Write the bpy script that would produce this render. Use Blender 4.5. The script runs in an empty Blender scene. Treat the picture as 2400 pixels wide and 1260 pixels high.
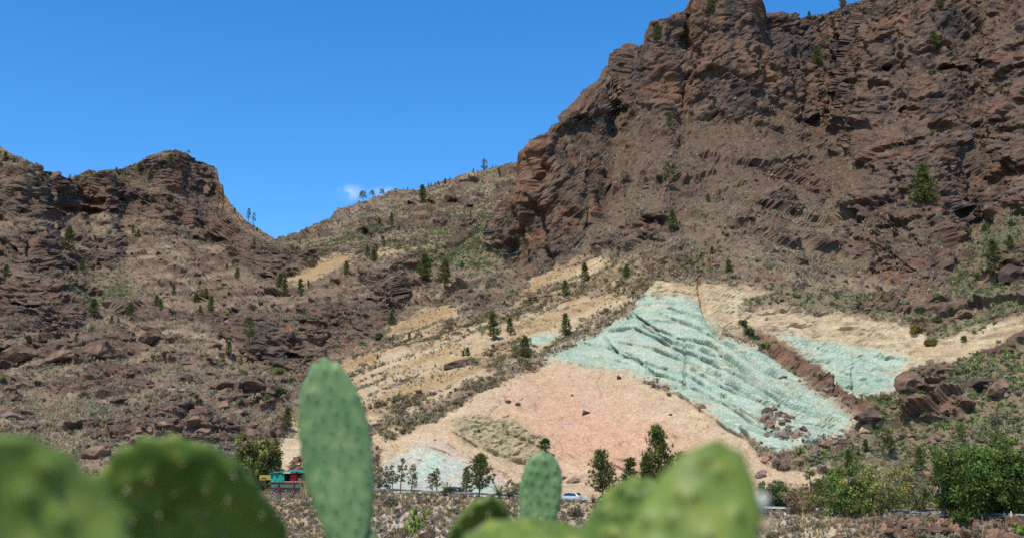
import bpy, math, random
import numpy as np
from concurrent.futures import ThreadPoolExecutor
from mathutils import Vector, Matrix

random.seed(7)
RNG = np.random.default_rng(11)
scene = bpy.context.scene
COL = scene.collection

# ------------------------------------------------------------------ camera
F = 2573.0                       # focal length in photo pixels (photo is 2400 x 1260)
HORIZON = 1130.0                 # photo row of the horizon
PITCH = math.atan((HORIZON - 630.0) / F)
cam_d = bpy.data.cameras.new('camera')
cam = bpy.data.objects.new('camera', cam_d)
COL.objects.link(cam)
cam.location = (0, 0, 0)
cam.rotation_euler = (math.pi / 2 + PITCH, 0, 0)
cam_d.sensor_width = 36.0
cam_d.lens = 36.0 * F / 2400.0
cam_d.clip_start = 0.05
cam_d.clip_end = 6000.0
cam_d.dof.use_dof = True
cam_d.dof.focus_distance = 230.0
cam_d.dof.aperture_fstop = 3.4
scene.camera = cam

# ------------------------------------------------------------------ sun and sky
SUN = Vector((-0.26, -0.44, 0.86)).normalized()      # direction towards the sun
SUN_EL = math.asin(SUN.z)
SUN_AZ = math.atan2(SUN.x, SUN.y)                    # clockwise from +Y
world = bpy.data.worlds.new('World')
scene.world = world
world.use_nodes = True
wn, wl = world.node_tree.nodes, world.node_tree.links
wn.clear()
w_out = wn.new('ShaderNodeOutputWorld')
w_bg = wn.new('ShaderNodeBackground')
sky = wn.new('ShaderNodeTexSky')
sky.sky_type = 'NISHITA'
sky.sun_disc = False
sky.sun_elevation = SUN_EL
sky.sun_rotation = SUN_AZ
sky.altitude = 1500.0
sky.air_density = 1.0
sky.dust_density = 0.0
sky.ozone_density = 4.0
sky_hs = wn.new('ShaderNodeHueSaturation')          # the deep clear blue of the photograph
sky_hs.inputs['Saturation'].default_value = 1.3
sky_hs.inputs['Value'].default_value = 1.12
wl.new(sky.outputs[0], sky_hs.inputs['Color'])
w_bg.inputs['Strength'].default_value = 0.15
# small fair weather clouds low over the saddle: soft noise puffs round a few directions of the sky
w_tc = wn.new('ShaderNodeTexCoord')
w_noise = wn.new('ShaderNodeTexNoise')
w_noise.inputs['Scale'].default_value = 42.0
w_noise.inputs['Detail'].default_value = 6.0
w_noise.inputs['Roughness'].default_value = 0.62
wl.new(w_tc.outputs['Generated'], w_noise.inputs['Vector'])


def pix_dir(px, py):
    """world direction of a photo pixel, scaled so that y = 1"""
    a = (np.asarray(px, dtype=np.float64) - 1200.0) / F
    b = (630.0 - np.asarray(py, dtype=np.float64)) / F
    cp, sp = math.cos(PITCH), math.sin(PITCH)
    dy = cp - b * sp
    dz = sp + b * cp
    return a / dy, dz / dy


def at(px, py, D):
    dx, dz = pix_dir(px, py)
    return Vector((float(dx) * D, D, float(dz) * D))


def proj(P):
    """world points -> photo pixels"""
    cp, sp = math.cos(PITCH), math.sin(PITCH)
    P = np.asarray(P, dtype=np.float64)
    fw = P[..., 1] * cp + P[..., 2] * sp
    up = -P[..., 1] * sp + P[..., 2] * cp
    return 1200.0 + F * P[..., 0] / fw, 630.0 - F * up / fw


acc = None
for (cx_, cy_, rx_, ry_, amp) in ((820, 452, 0.014, 0.0085, .42), (905, 452, 0.02, 0.006, .34)):
    d = at(cx_, cy_, 1.0).normalized()
    sub = wn.new('ShaderNodeVectorMath'); sub.operation = 'SUBTRACT'
    wl.new(w_tc.outputs['Generated'], sub.inputs[0])
    sub.inputs[1].default_value = d
    scl = wn.new('ShaderNodeVectorMath'); scl.operation = 'MULTIPLY'
    wl.new(sub.outputs[0], scl.inputs[0])
    scl.inputs[1].default_value = (1 / rx_, 1 / rx_, 1 / ry_)
    ln = wn.new('ShaderNodeVectorMath'); ln.operation = 'LENGTH'
    wl.new(scl.outputs[0], ln.inputs[0])
    mr = wn.new('ShaderNodeMapRange')
    mr.interpolation_type = 'SMOOTHSTEP'
    mr.inputs['From Min'].default_value = 1.25
    mr.inputs['From Max'].default_value = 0.0
    mr.inputs['To Min'].default_value = 0.0
    mr.inputs['To Max'].default_value = amp
    wl.new(ln.outputs['Value'], mr.inputs['Value'])
    if acc is None:
        acc = mr.outputs[0]
    else:
        ad = wn.new('ShaderNodeMath'); ad.operation = 'MAXIMUM'
        wl.new(acc, ad.inputs[0]); wl.new(mr.outputs[0], ad.inputs[1])
        acc = ad.outputs[0]
nr = wn.new('ShaderNodeMapRange')
nr.interpolation_type = 'SMOOTHSTEP'
nr.inputs['From Min'].default_value = 0.36
nr.inputs['From Max'].default_value = 0.66
wl.new(w_noise.outputs['Fac'], nr.inputs['Value'])
cm = wn.new('ShaderNodeMath'); cm.operation = 'MULTIPLY'
wl.new(acc, cm.inputs[0]); wl.new(nr.outputs[0], cm.inputs[1])
w_mix = wn.new('ShaderNodeMixRGB')
w_mix.inputs[2].default_value = (6.6, 7.0, 7.6, 1)
wl.new(cm.outputs[0], w_mix.inputs[0])
wl.new(sky_hs.outputs[0], w_mix.inputs[1])
wl.new(w_mix.outputs[0], w_bg.inputs['Color'])
wl.new(w_bg.outputs[0], w_out.inputs[0])

sun_d = bpy.data.lights.new('sun', 'SUN')
sun_d.energy = 3.5
sun_d.angle = math.radians(0.53)
sun_d.color = (1.0, 0.92, 0.78)
sun = bpy.data.objects.new('sun', sun_d)
COL.objects.link(sun)
sun.rotation_euler = SUN.to_track_quat('Z', 'Y').to_euler()

scene.view_settings.view_transform = 'Standard'
scene.view_settings.look = 'None'
scene.view_settings.exposure = 0.4
scene.view_settings.gamma = 1.0
scene.render.engine = 'CYCLES'
scene.cycles.use_denoising = False        # keep the crisp grain of the rock and scrub
scene.cycles.max_bounces = 5
scene.cycles.diffuse_bounces = 2
scene.cycles.transparent_max_bounces = 6

# ------------------------------------------------------------------ numpy noise
_perm = RNG.permutation(256).astype(np.int32)
_g = RNG.normal(size=(256, 3))
_g = (_g / np.linalg.norm(_g, axis=1, keepdims=True) * 1.6).astype(np.float32)
_rnd = RNG.random((256, 3)).astype(np.float32)
_gx, _gy, _gz = (np.ascontiguousarray(_g[:, i]) for i in range(3))
_rx, _ry, _rz = (np.ascontiguousarray(_rnd[:, i]) for i in range(3))


_pool = ThreadPoolExecutor(4)
CH = 24000


def chunked(fn, P):
    parts = list(_pool.map(fn, [P[i:i + CH] for i in range(0, len(P), CH)]))
    if isinstance(parts[0], tuple):
        return tuple(np.concatenate(q) for q in zip(*parts))
    return np.concatenate(parts)


def noise(P):
    """gradient noise of points (N,3), about -1..1"""
    fl = np.floor(P)
    I = fl.astype(np.int32) & 255
    f = P - fl
    w = f * f * f * (f * (f * 6 - 15) + 10)
    fx, fy, fz = f[:, 0], f[:, 1], f[:, 2]
    wx_, wy_, wz_ = w[:, 0], w[:, 1], w[:, 2]
    Ix, Iy, Iz = I[:, 0], I[:, 1], I[:, 2]
    res = []
    for dx in (0, 1):
        a = _perm[(Ix + dx) & 255] + Iy
        for dy in (0, 1):
            b = _perm[(a + dy) & 255] + Iz
            v = []
            for dz in (0, 1):
                h = _perm[(b + dz) & 255]
                v.append(_gx[h] * (fx - dx) + _gy[h] * (fy - dy) + _gz[h] * (fz - dz))
            res.append(v[0] + wz_ * (v[1] - v[0]))
    c0 = res[0] + wy_ * (res[1] - res[0])
    c1 = res[2] + wy_ * (res[3] - res[2])
    return c0 + wx_ * (c1 - c0)


def fbm(P, scale, octaves=4, gain=0.5, stretch=(1, 1, 1), seed=0.0):
    k = np.array(stretch, np.float32) / np.float32(scale)

    def f(p):
        Q = np.asarray(p, np.float32) * k + np.float32(seed * 17.31)
        out, a, tot = 0, 1.0, 0.0
        for _ in range(octaves):
            out = out + np.float32(a) * noise(Q)
            tot += a
            a *= gain
            Q = Q * np.float32(2.03) + np.float32(5.7)
        return (out / np.float32(tot)).astype(np.float32)
    return chunked(f, P)


def ridged(P, scale, octaves=4, stretch=(1, 1, 1), seed=0.0):
    k = np.array(stretch, np.float32) / np.float32(scale)

    def f(p):
        Q = np.asarray(p, np.float32) * k + np.float32(seed * 11.7)
        out, a, tot = 0, 1.0, 0.0
        for _ in range(octaves):
            out = out + np.float32(a) * (1 - np.abs(noise(Q)) * 2)
            tot += a
            a *= 0.5
            Q = Q * np.float32(2.1) + np.float32(3.1)
        return (out / np.float32(tot)).astype(np.float32)
    return chunked(f, P)


def worley(P, scale, stretch=(1, 1, 1), seed=0.0):
    """F1, F2, a random value and a tilted plane per cell"""
    k = np.array(stretch, np.float32) / np.float32(scale)

    def w(p):
        Q = np.asarray(p, np.float32) * k + np.float32(seed * 7.7)
        fl = np.floor(Q)
        I = fl.astype(np.int32)
        f = Q - fl
        F1 = np.full(len(Q), 9.0, np.float32)
        F2 = np.full(len(Q), 9.0, np.float32)
        rid = np.zeros(len(Q), np.int32)
        bx = np.zeros(len(Q), np.float32); by = bx.copy(); bz = bx.copy()
        for dx in (-1, 0, 1):
            a = _perm[(I[:, 0] + dx) & 255] + I[:, 1]
            for dy in (-1, 0, 1):
                b = _perm[(a + dy) & 255] + I[:, 2]
                for dz in (-1, 0, 1):
                    h = _perm[(b + dz) & 255]
                    ax_ = _rx[h] + (dx - f[:, 0]); ay_ = _ry[h] + (dy - f[:, 1]); az_ = _rz[h] + (dz - f[:, 2])
                    d = ax_ * ax_ + ay_ * ay_ + az_ * az_
                    np.minimum(F2, np.maximum(F1, d), out=F2)
                    m = d < F1
                    rid[m] = h[m]; bx[m] = ax_[m]; by[m] = ay_[m]; bz[m] = az_[m]
                    np.minimum(F1, d, out=F1)
        # a tilted plane per cell: broken, angular blocks
        j = (rid + 37) & 255
        tilt = _gx[j] * (bx) + _gy[j] * (by) + _gz[j] * (bz)
        return np.sqrt(F1), np.sqrt(F2), _rx[(rid + 91) & 255], tilt.astype(np.float32)
    return chunked(w, P)


def sstep(a, b, x):
    t = np.clip((x - a) / (b - a), 0, 1)
    return t * t * (3 - 2 * t)


def poly_sd(px, py, poly):
    """signed distance in pixels to a polygon, positive inside"""
    d = np.full(px.shape, 1e9, np.float32)
    inside = np.zeros(px.shape, bool)
    n = len(poly)
    for i in range(n):
        x0, y0 = poly[i]
        x1, y1 = poly[(i + 1) % n]
        ex, ey = x1 - x0, y1 - y0
        t = np.clip(((px - x0) * ex + (py - y0) * ey) / (ex * ex + ey * ey + 1e-9), 0, 1)
        d = np.minimum(d, (px - x0 - t * ex) ** 2 + (py - y0 - t * ey) ** 2)
        if y0 != y1:
            c = ((y0 > py) != (y1 > py)) & (px < (x1 - x0) * (py - y0) / (y1 - y0) + x0)
            inside ^= c
    d = np.sqrt(d)
    return np.where(inside, d, -d)


def line_sd(px, py, line):
    """distance to a polyline and which side (positive = above in the picture / left when vertical)"""
    best = np.full(px.shape, 1e9, np.float32)
    side = np.zeros(px.shape, np.float32)
    for (x0, y0), (x1, y1) in zip(line[:-1], line[1:]):
        ex, ey = x1 - x0, y1 - y0
        t = np.clip(((px - x0) * ex + (py - y0) * ey) / (ex * ex + ey * ey), 0, 1)
        d = (px - x0 - t * ex) ** 2 + (py - y0 - t * ey) ** 2
        s = (px - x0) * ey - (py - y0) * ex
        nearer = d < best
        side = np.where(nearer, np.sign(s), side)
        best = np.minimum(best, d)
    return np.sqrt(best), side


# ------------------------------------------------------------------ scene helpers
def tag(o, label=None, cat=None, group=None, kind=None):
    if label: o['label'] = label
    if cat: o['category'] = cat
    if group: o['group'] = group
    if kind: o['kind'] = kind
    return o


def fast_mesh(name, V, T, mat=None, col=None, smooth=False, quads=False):
    V = np.ascontiguousarray(V, dtype=np.float32)
    T = np.ascontiguousarray(T, dtype=np.int32)
    k = T.shape[1]
    me = bpy.data.meshes.new(name)
    me.vertices.add(len(V))
    me.vertices.foreach_set('co', V.ravel())
    me.loops.add(T.size)
    me.loops.foreach_set('vertex_index', T.ravel())
    me.polygons.add(len(T))
    me.polygons.foreach_set('loop_start', np.arange(0, T.size, k, dtype=np.int32))
    me.polygons.foreach_set('use_smooth', np.full(len(T), smooth, dtype=bool))
    if col is not None:
        a = me.attributes.new('albedo', 'FLOAT_COLOR', 'POINT')
        c = np.ones((len(V), 4), np.float32)
        c[:, :3] = col
        a.data.foreach_set('color', c.ravel())
    me.update(calc_edges=True)
    if mat: me.materials.append(mat)
    return me


def obj(name, me, parent=None, loc=None):
    o = bpy.data.objects.new(name, me)
    COL.objects.link(o)
    if parent: o.parent = parent
    if loc is not None: o.location = loc
    return o


def empty(name, loc=(0, 0, 0), rz=0.0):
    o = bpy.data.objects.new(name, None)
    COL.objects.link(o)
    o.empty_display_size = 0.3
    o.location = loc
    o.rotation_euler = (0, 0, rz)
    return o


def principled(name, rough=0.9, spec=0.2):
    m = bpy.data.materials.new(name)
    m.use_nodes = True
    n, l = m.node_tree.nodes, m.node_tree.links
    b = n['Principled BSDF']
    b.inputs['Roughness'].default_value = rough
    b.inputs['Specular IOR Level'].default_value = spec
    return m, n, l, b


def attr_mat(name, rough=0.95, spec=0.1, grain=0.6, grain_amt=0.22, bump=0.0, trans=0.0):
    """albedo from the mesh attribute, fine grain from a noise texture"""
    m, n, l, b = principled(name, rough, spec)
    at_ = n.new('ShaderNodeAttribute'); at_.attribute_name = 'albedo'
    g = n.new('ShaderNodeNewGeometry') if grain else None
    src = at_.outputs['Color']
    if grain:
        t = n.new('ShaderNodeTexNoise')
        t.inputs['Scale'].default_value = 1.0 / grain
        t.inputs['Detail'].default_value = 4.0
        l.new(g.outputs['Position'], t.inputs['Vector'])
        mr_ = n.new('ShaderNodeMapRange')
        mr_.inputs['From Min'].default_value = 0.3
        mr_.inputs['From Max'].default_value = 0.7
        mr_.inputs['To Min'].default_value = 1 - grain_amt
        mr_.inputs['To Max'].default_value = 1 + grain_amt
        l.new(t.outputs['Fac'], mr_.inputs['Value'])
        mx = n.new('ShaderNodeVectorMath'); mx.operation = 'SCALE'
        l.new(src, mx.inputs[0]); l.new(mr_.outputs[0], mx.inputs['Scale'])
        src = mx.outputs[0]
        if bump:
            bp = n.new('ShaderNodeBump')
            bp.inputs['Strength'].default_value = bump
            bp.inputs['Distance'].default_value = grain
            l.new(t.outputs['Fac'], bp.inputs['Height'])
            l.new(bp.outputs[0], b.inputs['Normal'])
    l.new(src, b.inputs['Base Color'])
    if trans:
        tr = n.new('ShaderNodeBsdfTranslucent')
        l.new(src, tr.inputs['Color'])
        ms = n.new('ShaderNodeMixShader'); ms.inputs[0].default_value = trans
        l.new(b.outputs[0], ms.inputs[1]); l.new(tr.outputs[0], ms.inputs[2])
        l.new(ms.outputs[0], n['Material Output'].inputs['Surface'])
    return m


def flat_mat(name, rgb, rough=0.8, spec=0.2, vary=0.15, scale=3.0, metal=0.0, bump=0.0, rand=0.0):
    m, n, l, b = principled(name, rough, spec)
    b.inputs['Metallic'].default_value = metal
    tc = n.new('ShaderNodeTexCoord')
    t = n.new('ShaderNodeTexNoise')
    t.inputs['Scale'].default_value = scale
    t.inputs['Detail'].default_value = 5.0
    l.new(tc.outputs['Object'], t.inputs['Vector'])
    r = n.new('ShaderNodeMapRange')
    r.inputs['From Min'].default_value = 0.3; r.inputs['From Max'].default_value = 0.7
    r.inputs['To Min'].default_value = 1 - vary; r.inputs['To Max'].default_value = 1 + vary
    l.new(t.outputs['Fac'], r.inputs['Value'])
    rgbn = n.new('ShaderNodeRGB'); rgbn.outputs[0].default_value = (*rgb, 1)
    src = rgbn.outputs[0]
    sc_ = n.new('ShaderNodeVectorMath'); sc_.operation = 'SCALE'
    l.new(src, sc_.inputs[0]); l.new(r.outputs[0], sc_.inputs['Scale'])
    src = sc_.outputs[0]
    if rand:
        oi = n.new('ShaderNodeObjectInfo')
        r2 = n.new('ShaderNodeMapRange')
        r2.inputs['To Min'].default_value = 1 - rand; r2.inputs['To Max'].default_value = 1 + rand
        l.new(oi.outputs['Random'], r2.inputs['Value'])
        s2 = n.new('ShaderNodeVectorMath'); s2.operation = 'SCALE'
        l.new(src, s2.inputs[0]); l.new(r2.outputs[0], s2.inputs['Scale'])
        src = s2.outputs[0]
    l.new(src, b.inputs['Base Color'])
    if bump:
        bp = n.new('ShaderNodeBump'); bp.inputs['Strength'].default_value = bump
        l.new(t.outputs['Fac'], bp.inputs['Height']); l.new(bp.outputs[0], b.inputs['Normal'])
    return m

# ------------------------------------------------------------------ terrain: control data read off the photograph
SKY1 = [(-260, 300), (-150, 322), (0, 343), (30, 362), (62, 378), (80, 390), (95, 398), (118, 400), (140, 412), (150, 428), (175, 415),
        (200, 405), (250, 402), (300, 392), (335, 378), (370, 360), (385, 354), (400, 352), (435, 356), (452, 370), (462, 376), (480, 380), (500, 390),
        (508, 400), (513, 428), (522, 434), (524, 452), (545, 485), (580, 520), (610, 540), (640, 558),
        (660, 585), (720, 590), (800, 575), (860, 562), (900, 575), (960, 598), (1010, 590), (1060, 560), (1110, 535), (1170, 495),
        (1208, 468), (1218, 448), (1225, 420), (1231, 385), (1238, 350), (1250, 336), (1285, 318), (1300, 300), (1330, 270), (1347, 262), (1362, 235), (1395, 200),
        (1412, 184), (1416, 168), (1424, 162), (1438, 158), (1441, 150), (1453, 148), (1455, 124), (1462, 115), (1478, 106), (1490, 110), (1513, 104), (1516, 70),
        (1526, 52), (1540, 46), (1560, 44), (1590, 34), (1600, 28), (1610, 30), (1612, 10), (1622, -8), (1640, -34), (1690, -45), (1755, -40), (1766, -5),
        (1772, 35), (1774, 44), (1780, 42), (1815, 38), (1850, 40), (1880, 43), (1915, 42), (1945, 30), (1970, 18), (1985, 12), (2010, 6), (2040, -2),
        (2090, -14), (2200, -45), (2400, -95), (2700, -150)]
SKY2 = [(560, 575), (600, 566), (640, 560), (668, 554), (700, 545), (730, 530), (778, 508), (786, 494), (800, 486), (815, 482), (850, 473), (880, 462), (900, 460), (912, 450), (940, 446),
        (980, 444), (1000, 438), (1030, 432), (1060, 423), (1080, 412), (1100, 406), (1125, 402), (1150, 394), (1190, 384), (1232, 370), (1300, 350), (1420, 325)]
ROAD = [(-420, 1148, 216), (0, 1148, 209), (650, 1150, 197), (880, 1152, 192), (1060, 1160, 187), (1240, 1170, 181), (1400, 1177, 175), (1600, 1187, 168),
        (1800, 1197, 161), (2100, 1207, 151), (2400, 1216, 144), (2900, 1228, 134)]
ROADW = 7.0
DEPTH1 = [
    # slope above the road, left to right
    (-200, 1050, 245), (0, 1000, 235), (0, 1100, 232), (200, 1080, 226), (200, 960, 252), (200, 900, 280), (0, 900, 290), (60, 800, 330), (60, 730, 350), (60, 660, 385), (200, 800, 330),
    (300, 840, 320), (350, 780, 350), (300, 740, 390), (200, 700, 400), (400, 690, 430), (400, 650, 470), (300, 600, 520), (300, 560, 560), (150, 600, 490), (0, 600, 470), (0, 560, 490), (0, 520, 530),
    (0, 430, 590), (0, 350, 640), (-220, 330, 620), (-220, 700, 380), (100, 450, 620), (150, 430, 640), (180, 500, 585), (300, 500, 600), (200, 420, 645), (300, 400, 665),
    (430, 460, 640), (430, 400, 660), (420, 356, 672), (510, 405, 680), (520, 520, 620), (580, 530, 690), (500, 600, 550), (560, 640, 500), (600, 600, 560), (640, 560, 720),
    (640, 640, 520), (700, 590, 600), (720, 640, 480), (780, 600, 560), (860, 570, 570), (900, 600, 500), (960, 605, 470), (800, 650, 440), (600, 700, 420), (500, 720, 400),
    (450, 850, 300), (540, 800, 330), (600, 860, 305), (700, 860, 305), (700, 740, 350), (600, 730, 375), (520, 900, 285), (600, 930, 270), (500, 980, 250), (650, 1000, 240),
    (650, 1080, 224), (400, 1040, 235), (760, 920, 262), (760, 1020, 232), (780, 850, 292), (850, 750, 350), (900, 790, 300), (950, 680, 400), (1000, 640, 420), (1050, 580, 435), (1110, 540, 440), (1000, 720, 340),
    (850, 950, 245), (850, 1060, 222), (880, 1120, 217), (1000, 850, 275), (1000, 950, 240), (1000, 1050, 220), (1000, 1120, 213), (1100, 780, 300), (1100, 700, 340), (1100, 640, 385),
    (1150, 590, 410), (1180, 500, 432), (1225, 440, 432), (1238, 350, 440), (1240, 500, 412), (1240, 600, 392), (1240, 700, 325), (1240, 800, 280), (1240, 900, 246), (1240, 1000, 224), (1240, 1100, 208),
    (1400, 300, 448), (1340, 320, 440), (1420, 190, 470), (1400, 400, 415), (1400, 500, 390), (1400, 600, 350), (1400, 700, 305), (1400, 800, 268), (1400, 900, 238), (1400, 1000, 217), (1400, 1120, 200),
    (1500, 110, 480), (1530, 60, 486), (1560, 250, 448), (1560, 350, 415), (1560, 450, 372), (1560, 550, 325), (1560, 650, 284), (1560, 700, 276), (1560, 800, 256), (1560, 900, 234), (1560, 1000, 214), (1560, 1120, 194),
    (1620, 0, 478), (1640, 100, 470), (1700, -30, 480), (1700, 60, 472), (1762, 0, 482), (1766, 60, 486), (1750, 150, 462), (1790, 46, 540), (1850, 45, 560), (1800, 90, 510), (1900, 60, 545), (1850, 130, 495), (1980, 15, 550), (2000, 60, 515),
    (1700, 200, 452), (1700, 300, 430), (1700, 400, 388), (1700, 500, 344), (1700, 600, 304), (1700, 660, 284), (1720, 740, 268), (1720, 850, 240), (1720, 950, 216), (1720, 1080, 192),
    (1880, 200, 470), (1880, 270, 452), (1880, 400, 395), (1880, 500, 350), (1880, 600, 308), (1880, 700, 272), (1880, 740, 264), (1880, 820, 250), (1880, 900, 226), (1880, 1000, 202), (1880, 1100, 185),
    (2050, 40, 505), (2050, 180, 468), (2050, 240, 440), (2050, 350, 402), (2050, 450, 362), (2050, 550, 322), (2050, 650, 282), (2050, 750, 252), (2050, 850, 232), (2050, 930, 214), (2050, 1000, 198), (2050, 1120, 176),
    (2200, 0, 480), (2200, 130, 455), (2200, 250, 415), (2200, 350, 380), (2200, 450, 340), (2200, 550, 305), (2200, 650, 270), (2200, 740, 245), (2200, 800, 232), (2200, 880, 212), (2200, 980, 192), (2200, 1100, 172),
    (2400, -90, 480), (2400, 60, 440), (2400, 200, 400), (2400, 350, 358), (2400, 450, 325), (2400, 550, 290), (2400, 650, 258), (2400, 750, 230), (2400, 850, 208), (2400, 950, 188), (2400, 1100, 166), (2650, 200, 380), (2650, 700, 230), (2650, 1050, 160), (2650, -140, 460)]
DEPTH2 = [(560, 660, 560), (640, 640, 590), (640, 562, 760), (600, 570, 740), (720, 640, 560), (720, 590, 615), (720, 535, 800), (790, 495, 850), (850, 476, 900), (850, 540, 680), (850, 600, 580), (920, 455, 930), (920, 520, 720),
          (960, 600, 560), (960, 560, 640), (1000, 440, 930), (1000, 500, 740), (1060, 540, 650), (1060, 600, 600), (1100, 410, 920), (1100, 480, 760), (1230, 372, 920), (1230, 470, 740), (1230, 560, 640), (1400, 330, 900), (1400, 500, 700), (1400, 600, 650), (1150, 640, 600)]


def rbf(ctrl):
    C = np.array(ctrl, np.float64)
    X = C[:, :2] / 1000.0
    v = np.log(C[:, 2])
    r = np.sqrt(((X[:, None] - X[None]) ** 2).sum(-1) + 0.0004)
    n = len(X)
    A = np.zeros((n + 3, n + 3))
    A[:n, :n] = r + np.eye(n) * 0.012 * -1
    A[:n, n] = 1; A[:n, n + 1:] = X
    A[n, :n] = 1; A[n + 1:, :n] = X.T
    w = np.linalg.solve(A, np.concatenate([v, [0, 0, 0]]))

    def ev(px, py):
        Q = np.stack([px.ravel(), py.ravel()], 1) / 1000.0
        out = np.empty(len(Q))
        for i in range(0, len(Q), 8000):
            q = Q[i:i + 8000]
            rr = np.sqrt(((q[:, None] - X[None]) ** 2).sum(-1) + 0.0004)
            out[i:i + 8000] = rr @ w[:n] + w[n] + q @ w[n + 1:]
        return np.exp(out).reshape(px.shape)
    return ev


def upsample(G, nr, nc):
    r = np.linspace(0, G.shape[0] - 1, nr); c = np.linspace(0, G.shape[1] - 1, nc)
    r0 = np.minimum(r.astype(int), G.shape[0] - 2); c0 = np.minimum(c.astype(int), G.shape[1] - 2)
    fr = (r - r0)[:, None]; fc = (c - c0)[None]
    a = G[r0][:, c0]; b = G[r0][:, c0 + 1]; d = G[r0 + 1][:, c0]; e = G[r0 + 1][:, c0 + 1]
    return (a * (1 - fc) + b * fc) * (1 - fr) + (d * (1 - fc) + e * fc) * fr


def pl(xs, line, k=1):
    L = np.array(line, float)
    return np.interp(xs, L[:, 0], L[:, k])


def grid_tris(nr, nc):
    i = np.arange(nr * nc).reshape(nr, nc)
    a, b, c, d = i[:-1, :-1], i[:-1, 1:], i[1:, 1:], i[1:, :-1]
    return np.stack([a.ravel(), b.ravel(), c.ravel(), d.ravel()], 1)


def grid_normals(P):
    du = np.gradient(P, axis=1); dv = np.gradient(P, axis=0)
    n = np.cross(du, dv)
    n /= np.linalg.norm(n, axis=2, keepdims=True) + 1e-9
    n *= np.where(n[..., 1:2] > 0, -1, 1)
    return n


def smooth2(A, k):
    for _ in range(k):
        B = np.pad(A, ((1, 1), (1, 1)) + ((0, 0),) * (A.ndim - 2), mode='edge')
        A = (B[:-2, 1:-1] + B[2:, 1:-1] + B[1:-1, :-2] + B[1:-1, 2:] + B[1:-1, 1:-1] * 2) / 6
    return A


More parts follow.
